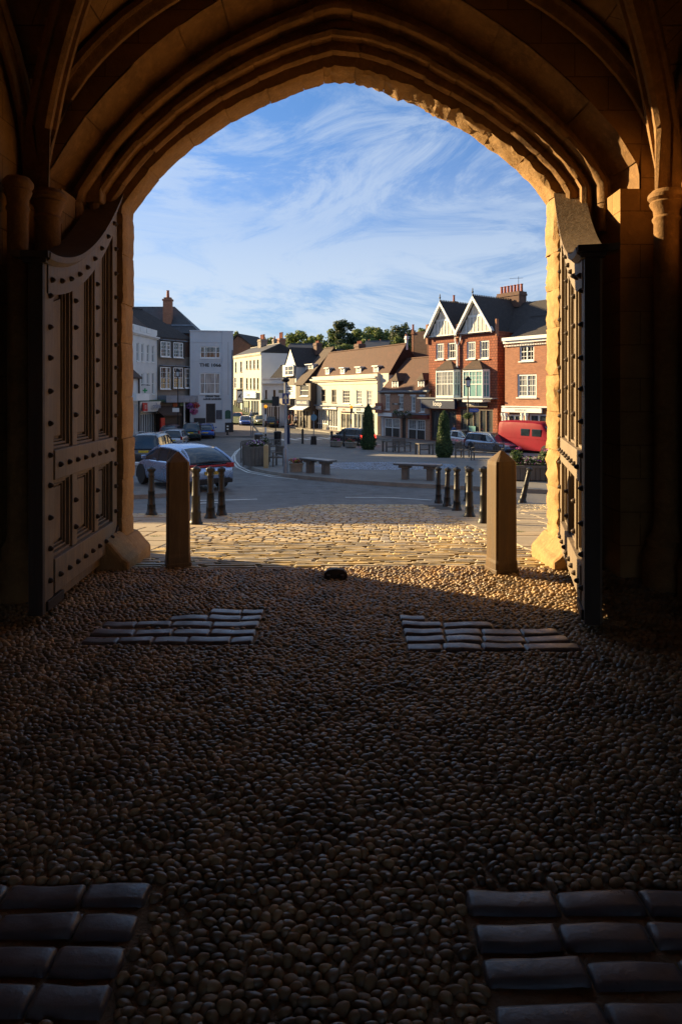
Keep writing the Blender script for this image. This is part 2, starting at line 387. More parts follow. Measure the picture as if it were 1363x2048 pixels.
# setts, flagstones and pebbles -------------------------------------------------
def setts(name, regions, mats, seed=3):
    """individual rounded setts on the ramp. regions: list of (x0fn, x1fn, y0, y1, rowdepth, (wmin,wmax), height)"""
    rg = np.random.default_rng(seed); V = []; Fs = []; mi = []
    us = np.array([-1,-.9,0,.9,1]); 
    def hf(u): return 1-abs(u)**14
    b = 0
    for (xa, xb, y0, y1, rd, (w0, w1), h) in regions:
        y = y0
        while y < y1:
            dr = rd*rg.uniform(.85, 1.15)
            x = xa(y)+rg.uniform(-.12, .0)
            while x < xb(y):
                w = rg.uniform(w0, w1); cx_ = x+w/2; cy_ = y+dr/2+.03*math.sin(x*1.3+y*.4)+rg.normal(0, .003); ang = rg.normal(0, .015)
                hh = h*rg.uniform(.7, 1.15); m_ = rg.integers(0, len(mats)); tilt = rg.normal(0, .012, 2)
                hw, hd = w/2-.010, dr/2-.011
                for v in us:
                    for u in us:
                        r = 1-.10*max(0, abs(u)*abs(v)-.7)
                        px = u*hw*r*(1+rg.normal(0, .012)); py = v*hd*r*(1+rg.normal(0, .02))
                        qx = cx_+px*math.cos(ang)-py*math.sin(ang); qy = cy_+px*math.sin(ang)+py*math.cos(ang)
                        e = min(hf(u), hf(v)); z = gz(qy)-.012+hh*(e**.5)+tilt[0]*px*4*0.2+tilt[1]*py*.8+rg.normal(0, .0012)
                        V.append((qx, qy, z))
                for j in range(4):
                    for i in range(4):
                        Fs.append((b+j*5+i, b+j*5+i+1, b+(j+1)*5+i+1, b+(j+1)*5+i)); mi.append(m_)
                b += 25; x += w
            y += dr
    return raw_mesh(name, np.array(V), np.array(Fs), mats, np.array(mi), smooth=False)
def stonevar(name, c, rough=.55, var=.5):
    m, n, b = newmat(name); v = coords(n); f = noise(n, v, 3.2, 4, .6); g = noise(n, v, 38, 5, .65); k = noise(n, v, 11, 4, .6)
    col = mixc(n, mrange(n, f, .35, .65), [q*(1-var) for q in c], [min(1, q*(1+var*.6)) for q in c])
    col = mixc(n, mrange(n, g, .5, .75, 0, .4), col, [q*.5 for q in c])
    n.links.new(col, b.inputs['Base Color']); n.links.new(mrange(n, k, .3, .7, rough*.7, min(1, rough*1.4)), b.inputs['Roughness']); bump(n, b, g, .35, .006); return m
S1 = stonevar('sett grey gold', (.42,.33,.19), .6); S2 = stonevar('sett warm', (.47,.35,.155), .6); S3 = stonevar('sett blue grey', (.34,.30,.23), .5)
def arc_y(x): return 17.9-.05*(x-2.2)**2 if x > -8 else 12
fan_l = lambda y: (-2.15 if y < 14.3 else -2.15+(y-14.3)*.37)
fan_r = lambda y: 2.15
BY = [6.45,6.6,8,10,12,13.2,14.6,14.65,15.5,16.5,17.3,18.1]
strip('mortar_bed', [((-9 if y < 14.62 else fan_l(y)-.03), y) for y in BY], [(9, y) for y in BY], -.010, simple('dark joint sand', (.055,.042,.028), .95, .4, 6, .5))
o = setts('sett_paving', [(lambda y: -2.15, lambda y: 2.15, 6.5, 8.7, .075, (.18,.60), .020),
      (fan_l, fan_r, 8.7, 18.0, .175, (.12,.21), .022),
      (lambda y: -9+0*y, lambda y: -2.2, 13.2, 14.5, .15, (.13,.27), .014), (lambda y: 2.75, lambda y: 9, 15.6, 18.2, .15, (.13,.27), .014)], [S1, S2, S3])
tag(o, kind='structure')
# flagstones beside the setts
def flags(name, rects, mats, seed):
    rg = random.Random(seed); m = MB()
    for (x0, x1, y0, y1) in rects:
        y = y0
        while y < y1-.05:
            d = min(rg.uniform(.55, .8), y1-y); x = x0
            while x < x1-.05:
                w = min(rg.uniform(.6, 1.1), x1-x); g = .008
                h = .012+rg.uniform(-.003, .003)
                vs_ = [(x+g,y+g),(x+w-g,y+g),(x+w-g,y+d-g),(x+g,y+d-g)]; ins = .012
                vt = [(x+g+ins,y+g+ins),(x+w-g-ins,y+g+ins),(x+w-g-ins,y+d-g-ins),(x+g+ins,y+d-g-ins)]
                b = len(m.v)
                for a, c in vs_: m.v.append((a, c, gz(c)-.012))
                for a, c in vt: m.v.append((a, c, gz(c)+h))
                k = rg.randrange(len(mats))
                for q in [(4,5,6,7),(0,1,5,4),(1,2,6,5),(2,3,7,6),(3,0,4,7)]: m.f.append(tuple(b+i for i in q)); m.m.append(k)
                x += w
            y += d
    return tag(m.build(name, mats, fix=False), kind='structure')
FL1 = stone('flagstone', (.36,.285,.19), .8, .35, 1.2, .008); FL2 = stone('flagstone worn', (.30,.25,.18), .75, .35, 1.2, .008)
flags('pavement', [(-9, -2.15, 6.9, 13.2), (2.15, 9, 6.9, 15.6)], [FL1, FL2], 5)

# interior floor with its bed of pebbles
SLABS = [(-1.9,-.635,1.79,2.295),(.405,1.9,1.745,2.265)]
far_l = [(5.17,-.99),(5.03,-1.26),(4.89,-1.70),(4.72,-1.72),(4.57,-1.72)]
far_r = [(5.03,.62),(4.88,1.08),(4.73,1.50),(4.59,1.53),(4.45,1.56)]
for y, x in far_l: SLABS.append((x,-.585,y-.07,y+.07))
for y, x in far_r: SLABS.append((.43,x,y-.07,y+.07))
def pebbles():
    rg = np.random.default_rng(11)
    sx, sy = .041, .034; X = []; Y = []
    for j, y in enumerate(np.arange(-1.5, 6.5, sy)):
        xs_ = np.arange(-2.72, 2.95, sx)+(j % 2)*sx/2
        xs_ = xs_ + .03*np.sin(y*2.3)+rg.normal(0, .0075, len(xs_)); yy = y+rg.normal(0, .006, len(xs_))+.06*np.sin(xs_*1.7)
        X.append(xs_); Y.append(yy)
    X = np.concatenate(X); Y = np.concatenate(Y); keep = np.ones(len(X), bool)
    for (a, b, c, d) in SLABS: keep &= ~((X > a-.015) & (X < b+.02) & (Y > c-.012) & (Y < d+.012))
    keep &= rg.random(len(X)) > .02
    X = X[keep]; Y = Y[keep]; n = len(X)
    A = rg.uniform(.0165, .0270, n)*np.where(rg.random(n) < .10, 1.35, 1); B = rg.uniform(.0135, .0205, n); H = rg.uniform(.015, .025, n)
    th = rg.normal(0, .35, n); th = np.where(rg.random(n) < .15, rg.uniform(0, 3.14, n), th)
    K = 8; ring = np.linspace(0, 2*np.pi, K, endpoint=False)
    prof = [(1.0, 0.1), (.90, .58), (.62, .88), (.28, .99)]
    V = []
    tx = rg.normal(0, .25, n)*H; ty = rg.normal(0, .25, n)*H
    for (r, h) in prof:
        wob = 1+.09*np.sin(ring[None, :]*3+th[:, None]*5)+.07*np.sin(ring[None, :]*2+th[:, None]*11)
        lx = A[:, None]*r*np.cos(ring)[None, :]*wob; ly = B[:, None]*r*np.sin(ring)[None, :]*wob
        gx = X[:, None]+lx*np.cos(th)[:, None]-ly*np.sin(th)[:, None]+(tx*h)[:, None]
        gy = Y[:, None]+lx*np.sin(th)[:, None]+ly*np.cos(th)[:, None]+(ty*h)[:, None]
        V.append(np.stack([gx, gy, np.broadcast_to((H*h-.006)[:, None], gx.shape)], -1))
    V = np.stack(V, 1).reshape(n, len(prof)*K, 3)
    P = len(prof)*K; fs = []
    for j in range(len(prof)-1):
        for k in range(K): fs.append((j*K+k, j*K+(k+1)%K, (j+1)*K+(k+1)%K, (j+1)*K+k))
    t = (len(prof)-1)*K
    for k in range(0, K-2, 2): fs.append((t, t+k+1, t+k+2, t+(k+3) % K if k+3 < K else t))
    fs = [f if len(set(f)) == 4 else None for f in fs]; fs = [f for f in fs if f]
    fs = np.array(fs); Fa = (fs[None]+(np.arange(n)*P)[:, None, None]).reshape(-1, 4)
    mi = np.repeat(rg.integers(0, 3, n), len(fs))
    return V.reshape(-1, 3), Fa, mi
V, Fq, mi = pebbles()
P1 = stonevar('pebble brown', (.265,.165,.076), .5); P2 = stonevar('pebble tan', (.35,.225,.105), .6); P3 = stonevar('pebble grey', (.23,.165,.10), .38)
# bed grid
bx = np.arange(-2.8, 3.05, .05); by = np.arange(-1.6, 6.56, .05)
Bx, By = np.meshgrid(bx, by); Bz = -.003+.002*np.sin(Bx*9+By*3)*np.sin(By*7); nv = len(V)
V = np.concatenate([V, np.stack([Bx.ravel(), By.ravel(), Bz.ravel()], 1)]); w_ = len(bx)
jj, ii = np.meshgrid(np.arange(len(by)-1), np.arange(w_-1), indexing='ij'); q0 = (nv+jj*w_+ii).ravel()
Fb = np.stack([q0, q0+1, q0+1+w_, q0+w_], 1)
o = raw_mesh('cobbled_floor', V, np.concatenate([Fq, Fb]), [P1, P2, P3, M_sand], np.concatenate([mi, np.full(len(Fb), 3)]))
tag(o, kind='structure')

# long worn stones laid in rows among the pebbles
def slabs(name, rows, h=.035, seed=1):
    rg = random.Random(seed); m = MB(); k = 9
    for (xa, xb, yc, dep) in rows:
        x = xa
        while x < xb-.06:
            w = min(rg.uniform(.225, .30), xb-x)
            if xb-(x+w) < .1: w = xb-x
            hw = w/2-.0015; hd = dep/2*rg.uniform(.9, 1.02); cx_ = x+w/2; cy_ = yc+rg.uniform(-.006, .006); hh = h*rg.uniform(.85, 1.15); skew = rg.uniform(-.012, .012); tl = rg.uniform(-.003, .003)
            b = len(m.v)
            for j in range(7):
                v = -1+2*j/6; v = math.copysign(abs(v)**.55, v)
                for i in range(k):
                    u = -1+2*i/(k-1); u = math.copysign(abs(u)**.16, u)
                    e = (1-abs(u)**24)**.5*(1-abs(v)**6)**.5
                    m.v.append((cx_+u*hw*(1-.02*abs(v))+(rg.gauss(0,.002) if abs(u) > .95 else 0), cy_+v*hd+skew*u*hw*.5+rg.gauss(0,.0012), -.004+hh*e+tl*u+.004*math.sin(u*2.5+yc*40+x*9)+rg.gauss(0, .0008)))
            for j in range(6):
                for i in range(k-1): m.f.append((b+j*k+i, b+j*k+i+1, b+(j+1)*k+i+1, b+(j+1)*k+i)); m.m.append(0)
            x += w
    return tag(m.build(name, stonevar('worn wheel stone', (.13,.105,.100), .36, .35), smooth=True, fix=False), kind='structure')
slabs('stone_paving', [(-1.9,-.632,y,.100) for y in (1.855,1.985,2.115,2.245)], .021, 1)
slabs('stone_paving', [(.405,1.9,y,.100) for y in (1.80,1.94,2.075,2.215)], .021, 2)
slabs('stone_paving', [(x,-.585,y,.122) for y, x in far_l], .021, 3)
slabs('stone_paving', [(.43,x,y,.122) for y, x in far_r], .021, 4)

# ------------------------------------------------------------------ gatehouse
SAND = (.42,.245,.10)
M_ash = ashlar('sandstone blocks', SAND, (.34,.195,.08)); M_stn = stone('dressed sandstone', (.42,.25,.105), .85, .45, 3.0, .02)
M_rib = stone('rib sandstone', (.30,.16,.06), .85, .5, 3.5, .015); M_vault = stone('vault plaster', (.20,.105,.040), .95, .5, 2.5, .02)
gate = thing('gatehouse', 'dark medieval sandstone gateway with a pointed arch, ribbed vault and open doors framing the town', 'gatehouse', (0, 7, 0))
ARC = [(270,430),(300,390),(328,356),(360,325),(391,299),(425,275),(457,254),(490,235),(525,218),(560,203),(590,191),(620,181),(645,173),(670,167),
       (705,171),(740,178),(772,190),(805,203),(838,218),(870,235),(905,254),(940,275),(970,296),(1000,318),(1030,344),(1060,372),(1090,412)]
YF = 7.2
arc = [((px-CX)/F*YF, EYE-(py-HY)/F*YF) for px, py in ARC]
XL, XR = arc[0][0], arc[-1][0]; ZS = 3.55; ZA = max(z for _, z in arc)
def arch(w, za, jag=0, seed=0):
    """the traced arch outline scaled to half-width w and apex za, with jambs down to the floor"""
    kx = w/2.17; kz = (za-ZS)/(ZA-ZS); rg = random.Random(seed)
    pts = []
    n = 14
    for i in range(n): pts.append([XL*kx, 0.0+ZS*i/n-.02*0])
    for x, z in arc: pts.append([x*kx, ZS+(z-ZS)*kz])
    for i in range(n): pts.append([XR*kx, ZS*(n-1-i)/n])
    if jag:
        for p in pts:
            q = rg.gauss(0, jag); p[0] += q*(.6 if p[0] > 0 else .3); p[1] += q*.3 if p[1] > ZS else 0
    return pts
def ring(y, w, za, jag=0, seed=0): return [(x, y, z-(.12 if z < .01 else 0)) for x, z in arch(w, za, jag, seed)]
def densify(rg_, k=2):
    out = []
    for a, b in zip(rg_, rg_[1:]):
        for i in range(k): out.append(tuple(a[j]+(b[j]-a[j])*i/k for j in range(3)))
    out.append(rg_[-1]); return out
# front wall: chunky ring of blocks round the opening, wall sheet with the arch hole
def wall_hole(mb, w, za, y, X, Z, flip, mi=0):
    A = arch(w, za); n = len(A); outer = []
    for i, (x, z) in enumerate(A):
        if i <= 13: outer.append((-X, z))
        elif i >= n-14: outer.append((X, z))
        else:
            t = (i-13)/(n-27); outer.append((-X+2*X*t, Z))
    b = len(mb.v)
    for (x, z) in A: mb.v.append((x, y, z-.12 if z < .01 else z))
    for (x, z) in outer: mb.v.append((x, y, z-.12 if z < .01 else z))
    for i in range(n-1): mb.f.append((b+i, b+i+1, b+n+i+1, b+n+i)); mb.m.append(mi)
    # corner fillers
    c = len(mb.v); mb.v += [(-X, y, Z), (X, y, Z)]
    mb.f.append((b+n+13, b+n+14, c)); mb.m.append(mi); mb.f.append((b+n+n-15, b+n+n-14, c+1)); mb.m.append(mi)
wf = MB()
wall_hole(wf, 2.62, 5.75, 7.9, 9.0, 10.5, False); wall_hole(wf, 2.30, 5.12, 7.22, 9.0, 10.5, True)
wf.loft([ring(7.9, 2.62, 5.75), ring(7.6, 2.60, 5.7), ring(7.5, 2.45, 5.4), ring(7.22, 2.45, 5.4)], closed=False, caps=False)
wf.box(-9, 9, 7.22, 7.9, 10.3, 10.6); wf.box(-9.02, -8.9, 7.22, 7.9, 0, 10.5); wf.box(8.9, 9.02, 7.22, 7.9, 0, 10.5)
wf.build('wall', M_ash, gate, world=True, fix=False)
# arch ring: separate voussoir blocks with worn, uneven faces
vb = MB(); rgv = random.Random(4)
A0 = arch(2.17, ZA); A1 = arch(2.44, 5.36)
def lerp(a, b, t): return [a[i]+(b[i]-a[i])*t for i in range(len(a))]
def along(A, s):
    s = max(0, min(len(A)-1.001, s)); i = int(s); return lerp(A[i], A[i+1], s-i)
s = 0.0; n_arc = len(A0)
while s < n_arc-1.01:
    st = rgv.uniform(1.4, 2.3); e = min(s+st, n_arc-1)
    if abs(s-26.5) < 3 and False: pass
    jut = rgv.gauss(0, .004); worn = .0025 if s < 26 else .011
    rings = []
    nseg = 7
    for k in range(nseg+1):
        t = s+(e-s)*(.004+.992*k/nseg); a = along(A0, t); c = along(A1, t)
        n_ = Vector((c[0]-a[0], c[1]-a[1])); ln = n_.length; n_.normalize()
        edge = .007 if k in (0, nseg) else 0
        ys_ = [6.85, 6.89, 6.98, 7.08, 7.16, 7.2]; ring_ = []
        for yi, yy in enumerate(ys_):
            d = jut+edge+(0.018 if yi in (0, 5) else 0)+rgv.gauss(0, worn)
            ring_.append((a[0]+n_.x*d, yy+ (rgv.gauss(0, worn*.4)), a[1]+n_.y*d-(.1 if a[1] < .01 else 0)))
        ring_.append((c[0], 7.2, c[1]-(.1 if c[1] < .01 else 0))); ring_.append((c[0], 6.85+rgv.gauss(0,.002), c[1]-(.1 if c[1] < .01 else 0)))
        rings.append(ring_)
    vb.loft(rings); s = e
vb.loft([densify(ring(7.17, 2.20, ZA+.035)), densify(ring(6.875, 2.20, ZA+.035)), densify(ring(6.875, 2.5, 5.45))], closed=False, caps=False)
vb.build('arch_block', M_stn, gate, world=True, smooth=35)
# moulded inner orders of the rear arch
prof = [(2.385,5.235,6.853),(2.40,5.26,6.80)]
cx_m = []
def roll(w, za, y, r, k=6, start=200, end=-20):
    out = []
    for i in range(k+1):
        a = R(start+(end-start)*i/k); out.append((w-r*math.sin(a)*.9+ .0, za-r*math.sin(a), y+r*math.cos(a)*-1))
    return out
prof = [(2.28,5.06,6.848),(2.285,5.07,6.80),(2.245,5.03,6.775),(2.235,5.02,6.74),(2.26,5.04,6.70),(2.31,5.09,6.69),(2.335,5.13,6.70),(2.35,5.15,6.66),
        (2.33,5.125,6.62),(2.335,5.13,6.58),(2.37,5.17,6.555),(2.41,5.22,6.56),(2.44,5.27,6.60),(2.46,5.30,6.56),(2.445,5.285,6.50),(2.46,5.30,6.45),(2.49,5.34,6.43),
        (2.53,5.39,6.44),(2.545,5.43,6.49),(2.57,5.46,6.50),(2.62,5.52,6.44),(2.66,5.60,6.30),(2.68,5.64,6.12)]
om = MB(); rgb = random.Random(9)
back = [densify([q for q in ring(y-.0, w+.03, za+.04) if q[2] > 3.24], 2) for w, za, y in prof]
om.loft([[(x, y+.02, z) for x, y, z in r] for r in back], closed=False, caps=False)
def order(p0, p1, step, ph):
    s_ = 11.6+ph*.3
    while s_ < 41.2:
        e_ = min(s_+rgb.uniform(step*.75, step*1.2), 41.4); dw = rgb.gauss(0, .0055); dy = rgb.gauss(0, .005); rr_ = []
        for k in range(6):
            t_ = s_+.012+(e_-s_-.024)*k/5; q_ = []; in_ = .007 if k in (0, 5) else 0
            for (w, za, y) in prof[p0:p1]:
                a = along(arch(w+dw+in_, za+dw+in_), t_); q_.append((a[0]+rgb.gauss(0, .0012), y+dy+in_*.6+rgb.gauss(0, .0012), a[1]+rgb.gauss(0, .0012)))
            rr_.append(q_)
        om.loft(rr_, closed=False, caps=False); s_ = e_
order(0, 11, 1.75, 0); order(10, 18, 2.0, 1); order(17, len(prof), 1.9, 2)
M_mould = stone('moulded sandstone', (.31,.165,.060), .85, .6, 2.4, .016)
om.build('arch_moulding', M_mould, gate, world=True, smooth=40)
# joints on the mouldings: thin raised mortar bands
# side walls, wall arches and vault
WL, WR = -2.75, 2.95; HW = (WR-WL)/2; XC = (WR+WL)/2; Y1, Y0 = 6.05, -.6; YM = (Y0+Y1)/2; ZSP = 3.36; ZT = 5.75
def barrel(t):  # pointed barrel height for t in [-1, 1]
    t = min(1, abs(t)); r = 1.35; c = r-1; zz_ = math.sqrt(max(0, r*r-(t+c)**2))/math.sqrt(r*r-c*c); return ZSP+(ZT-ZSP)*zz_
vm = MB(); K = 44; KY = 44
for j in range(KY+1):
    for i in range(K+1):
        u = -1+2*i/K; v = -1+2*j/KY; z = max(barrel(u), barrel(v))
        vm.v.append((XC+u*HW, YM+v*(Y1-YM), z+.06))
for j in range(KY):
    for i in range(K): vm.f.append((j*(K+1)+i, j*(K+1)+i+1, (j+1)*(K+1)+i+1, (j+1)*(K+1)+i)); vm.m.append(0)
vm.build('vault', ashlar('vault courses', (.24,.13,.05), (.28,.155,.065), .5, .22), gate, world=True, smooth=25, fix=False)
sw = MB()
sw.box(WL-.5, WL, -3.2, 7.22, -.1, 6.3); sw.box(WR, WR+.5, -3.2, 7.22, -.1, 6.3)
sw.box(WL, -2.50, 6.12, 7.215, -.1, 3.5) ; sw.box(2.50, WR, 6.12, 7.215, -.1, 3.5); sw.box(WL, -2.69, 6.125, 7.215, 3.5, 6.3); sw.box(2.69, WR, 6.125, 7.215, 3.5, 6.3)
sw.box(WL-.5, WR+.5, -3.7, -3.2, 3.0, 6.4); sw.box(WL-.5, -1.6, -3.7, -3.2, -.1, 3.0); sw.box(1.7, WR+.5, -3.7, -3.2, -.1, 3.0)
sw.box(WL-.5, WR+.5, -3.7, 7.9, 6.3, 6.6); sw.box(WL, WR, -3.2, -.6, 5.1, 6.3)
# infill above the rear arch between wall rib and mouldings
fi = MB(); Aw = arch(2.68, 5.64); b = 0
top = [(x, 6.3 if 13 <= i <= len(Aw)-14 else z) for i, (x, z) in enumerate(Aw)]
for (x, z) in Aw: sw.v.append((x, 6.11, z))
for i, (x, z) in enumerate(Aw):
    sw.v.append((max(WL, min(WR, x*(1.6 if i <= 13 or i >= len(Aw)-14 else 1.0+.1*abs(x)))), 6.11, 6.3 if 13 < i < len(Aw)-14 else z))
base = len(sw.v)-2*len(Aw)
for i in range(14, len(Aw)-15): sw.f.append((base+i, base+i+1, base+len(Aw)+i+1, base+len(Aw)+i)); sw.m.append(0)
sw.build('side_wall', M_ash, gate, world=True, fix=False)
def rib(name, fn, n, r, label=None):
    """moulded rib: a broad fillet with two side rolls along a space curve"""
    P = [Vector(fn(i/n)) for i in range(n+1)]; m = MB(); rings = []
    for i, p in enumerate(P):
        t = (P[min(i+1, n)]-P[max(i-1, 0)]).normalized()
        side = t.cross(Vector((0,0,1)) if abs(t.z) < .95 else Vector((1,0,0))).normalized(); up = side.cross(t).normalized()
        if up.z < 0: up = -up
        prof_ = [(-1.5,.9),(-1.45,.2),(-1.15,-.1),(-.85,.05),(-.62,-.25),(-.42,-.95),(-.25,-1.15),(.25,-1.15),(.42,-.95),(.62,-.25),(.85,.05),(1.15,-.1),(1.45,.2),(1.5,.9)]
        rings.append([tuple(p+side*a*r+up*b_*r) for a, b_ in prof_])
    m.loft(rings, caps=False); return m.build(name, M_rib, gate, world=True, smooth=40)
def diag(sx, sy):
    def f(t):
        u = 1-t; v = u; z = barrel(u)
        return (XC+sx*u*(HW-.12), YM+sy*v*(Y1-YM-.12), z-.02)
    return f
for sx in (-1, 1):
    for sy in (-1, 1): rib('vault_rib', diag(sx, sy), 26, .085)
rib('vault_rib', lambda t: (XC+(2*t-1)*(HW-.06), Y1-.10, barrel(2*t-1)-.03), 40, .07)
for sx in (-1, 1): rib('vault_rib', lambda t: (XC+sx*(HW-.06), YM+(2*t-1)*(Y1-YM-.1), barrel(2*t-1)-.02), 40, .06)
def mid(sx, k):
    def f(t):  # tiercerons fanning from the corner capitals
        u = 1-t; x = XC+sx*(HW-.12)*(u*(1-k)+k*u) if k < .5 else XC+sx*(HW-.12)*u
        y = Y1-.12-(1-u)*(Y1-YM)*k*1.6; vv = (y-YM)/(Y1-YM); return (x, y, max(barrel((x-XC)/HW), barrel(vv))-.02)
    return f
# corner shafts with capitals and bases
def shaft(x, y, r, ztop=ZSP):
    m = MB(); m.lathe([(r*1.9,-.1),(r*1.9,.30),(r*1.5,.36),(r*1.6,.42),(r*1.15,.48),(r,.54),(r,ztop-.24),(r*1.12,ztop-.22),(r*1.14,ztop-.20),(r*1.0,ztop-.18),(r*1.06,ztop-.13),(r*1.30,ztop-.09),(r*1.36,ztop-.07),(r*1.26,ztop-.055),(r*1.48,ztop-.03),(r*1.48,ztop),(r*1.3,ztop+.02),(r*1.1,ztop+.04)], (x, y, 0), 20)
    return m.build('column', M_rib, gate, world=True, smooth=40)
for x, y, r in ((-2.50,5.84,.10),(-2.60,5.50,.08),(2.78,5.84,.10),(2.85,5.45,.08),(-2.62,-.35,.11),(2.80,-.35,.11)): shaft(x, y, r)
# sloping plinth stones at the foot of the jambs
for sx, x0 in ((-1, -2.17), (1, 2.17)):
    m = MB()
    q = lambda v: sx*v
    prof_ = [(0,.55),(0,0),(.0,-.1)]
    poly = [(q(2.42),-.1),(q(2.00),-.1),(q(1.99),.08),(q(2.05),.12),(q(2.16),.25),(q(2.22),.29),(q(2.42),.29)]
    m.prism(poly, 'y', 6.40, 6.88)
    poly = [(q(2.60),-.1),(q(2.03),-.1),(q(2.02),.06),(q(2.08),.12),(q(2.16),.22),(q(2.60),.26)]
    m.prism(poly, 'y', 6.88, 7.30)
    m.build('plinth_stone', M_stn, gate, world=True, bevel=.035)
# hinge-side corbel stones
m = MB(); m.box(2.33, 2.52, 6.60, 6.84, 3.56, 3.80); m.build('corbel', stone('broken stone', (.50,.34,.17), .95, .6, 9, .05), gate, world=True, bevel=.02)
m = MB(); m.box(-2.52, -2.30, 6.55, 6.845, 3.50, 3.78); m.build('corbel', M_stn, gate, world=True, bevel=.02)

# doors: oak leaves with studs
M_oak = oak('weathered oak', (.13,.095,.066), (.25,.185,.125)); M_oakd = oak('dark end oak', (.035,.026,.022), (.075,.055,.045))
M_iron = simple('rusted iron', (.045,.028,.020), .6, .4, 9, .3, metal=.5)
def door(hx, hy, dx, dy, side, wid, label):
    ln = math.hypot(dx, dy); u = Vector((dx/ln, dy/ln, 0)); nrm = Vector((u.y, -u.x, 0))
    if nrm.x*side > 0: nrm = -nrm         # face normal points into the passage
    M = Matrix(((u.x, nrm.x, 0, hx), (u.y, nrm.y, 0, hy), (0, 0, 1, .055), (0, 0, 0, 1)))
    d = MB(M); ztop = lambda a: 2.60+.98*(max(0, 1-(a/wid))**1.9)      # S-curve falling to the free edge
    T = .055; P = .10
    def panel(u0, u1, z0, z1f, y0, y1, mi=0, n=8):
        lo = []; 
        for i in range(n):
            a, b = u0+(u1-u0)*i/n, u0+(u1-u0)*(i+1)/n
            d.add([(a,y0,z0),(b,y0,z0),(b,y1,z0),(a,y1,z0),(a,y0,z1f(a)),(b,y0,z1f(b)),(b,y1,z1f(b)),(a,y1,z1f(a))], [(0,3,2,1),(4,5,6,7),(0,1,5,4),(2,3,7,6)]+([(3,0,4,7)] if i == 0 else [])+([(1,2,6,5)] if i == n-1 else []), mi)
    panel(0, wid, 0, lambda a: ztop(a)-.02, -.02, .0, n=24)
    st = [(0,.15),(wid*.33-.055,wid*.33+.055),(wid*.64-.055,wid*.64+.055),(wid-.17,wid)]
    tr = lambda a: ztop(a)-.26
    for i, (a, b) in enumerate(st): panel(a, b, 0 if i in (0, 3) else .36, (lambda q: ztop(q)-.04) if i in (0, 3) else tr, .0, P-.012 if i in (1, 2) else P, n=3)
    for i in range(3):       # mouldings beside each stile
        a = st[i][1]; b = st[i+1][0]
        for (o1, o2, h) in ((0,.022,.07),(.028,.046,.045),(.054,.066,.028)):
            for z0, z1 in ((1.19, None), (.37, .95)):
                f = tr if z1 is None else (lambda q: .95)
                panel(a+o1, a+o2, z0, f, 0, h, n=1); panel(b-o2, b-o1, z0, f, 0, h, n=1)
            for z0 in (1.18, .36): panel(a+o2, b-o2, z0+o1, lambda q: z0+o2, 0, h, n=1)
            panel(a+o2, b-o2, .95-o2, lambda q: .95-o1, 0, h, n=1)
        panel(a+.085, b-.085, 1.27, lambda q: tr(q)-.06, 0, .022, n=4); panel(a+.085, b-.085, .45, lambda q: .87, 0, .022, n=2)
    o = MB(M)
    leaf = d.build('wooden_door', M_oak, gate, world=True, bevel=.004); leaf['label'] = label
    def sub(mb, name, mat, **k):
        mb.v = [tuple(Vector(v)-gate.location) for v in mb.v]; ob = mb.build(name, mat, leaf, **k); return ob
    r = MB(M)
    for z0, z1 in ((.10, .36), (.955, 1.18)): r.box(.15, wid-.17, 0, P+.012, z0, z1)
    r.box(.0, wid-.1, 0, .06, -.0, .095)
    sub(r, 'rail', M_oak, bevel=.006)
    d2 = MB(M); n = 20
    for i in range(n):
        a, b = .10+(wid-.14)*i/n, .10+(wid-.14)*(i+1)/n
        d2.add([(a,0,ztop(a)-.26),(b,0,ztop(b)-.26),(b,P+.01,ztop(b)-.26),(a,P+.01,ztop(a)-.26),(a,0,ztop(a)-.05),(b,0,ztop(b)-.05),(b,P+.01,ztop(b)-.05),(a,P+.01,ztop(a)-.05)], [(0,3,2,1),(4,5,6,7),(0,1,5,4),(2,3,7,6)]+([(3,0,4,7)] if i == 0 else [])+([(1,2,6,5)] if i == n-1 else []))
    sub(d2, 'curved_rail', M_oak)
    cp = MB(M); n = 28; rings = []
    for i in range(n+1):
        a = -.02+(wid+.06)*i/n; z = ztop(min(a, wid)); rings.append([(a,-.13,z+.0),(a,P+.02,z-.05),(a,P+.035,z-.035),(a,P+.055,z-.02),(a,P+.06,z+.025),(a,-.13,z+.045)])
    cp.loft(rings); sub(cp, 'coping', oak('coping oak', (.10,.065,.042), (.20,.14,.09)), smooth=30)
    e = MB(M); e.box(wid, wid+.045, -.0, P+.002, -.0, 2.55); e.box(wid-.02, wid+.075, -.05, P+.05, 2.585, 2.635); e.box(wid, wid+.06, -.04, P+.03, 2.55, 2.585)
    sub(e, 'end_post', M_oakd, bevel=.006)
    def stud(a, z, y):
        k = MB(M); R0 = .022; n = 8; vs_ = []
        for rr, hh in ((1, 0), (.95, .012), (.6, .026), (.2, .033)):
            for q in range(n): vs_.append((a+R0*rr*math.cos(2*math.pi*q/n), y+hh, z+R0*rr*math.sin(2*math.pi*q/n)))
        fs = [(j*n+q, j*n+(q+1)%n, (j+1)*n+(q+1)%n, (j+1)*n+q) for j in range(3) for q in range(n)]+[tuple(range(3*n, 4*n))]
        k.add(vs_, fs); return sub(k, 'stud', M_iron, smooth=True)
    for i, (a, b) in enumerate(st):
        c = (a+b)/2; z = .22 if i in (0, 3) else .50
        while z < tr(c)-.05 if i not in (0, 3) else z < ztop(c)-.18:
            if i in (0, 3) or not (.90 < z < 1.24): stud(c, z+random.uniform(-.012, .012), P if i in (0, 3) else P-.012)
            z += .235
    for q in range(8):
        c = .24+(wid-.50)*q/7
        stud(c, 1.065, P+.012); stud(c, .225, P+.012)
    for q in range(9):
        c = .16+(wid-.26)*q/8; stud(c, ztop(c)-.155, P+.01)
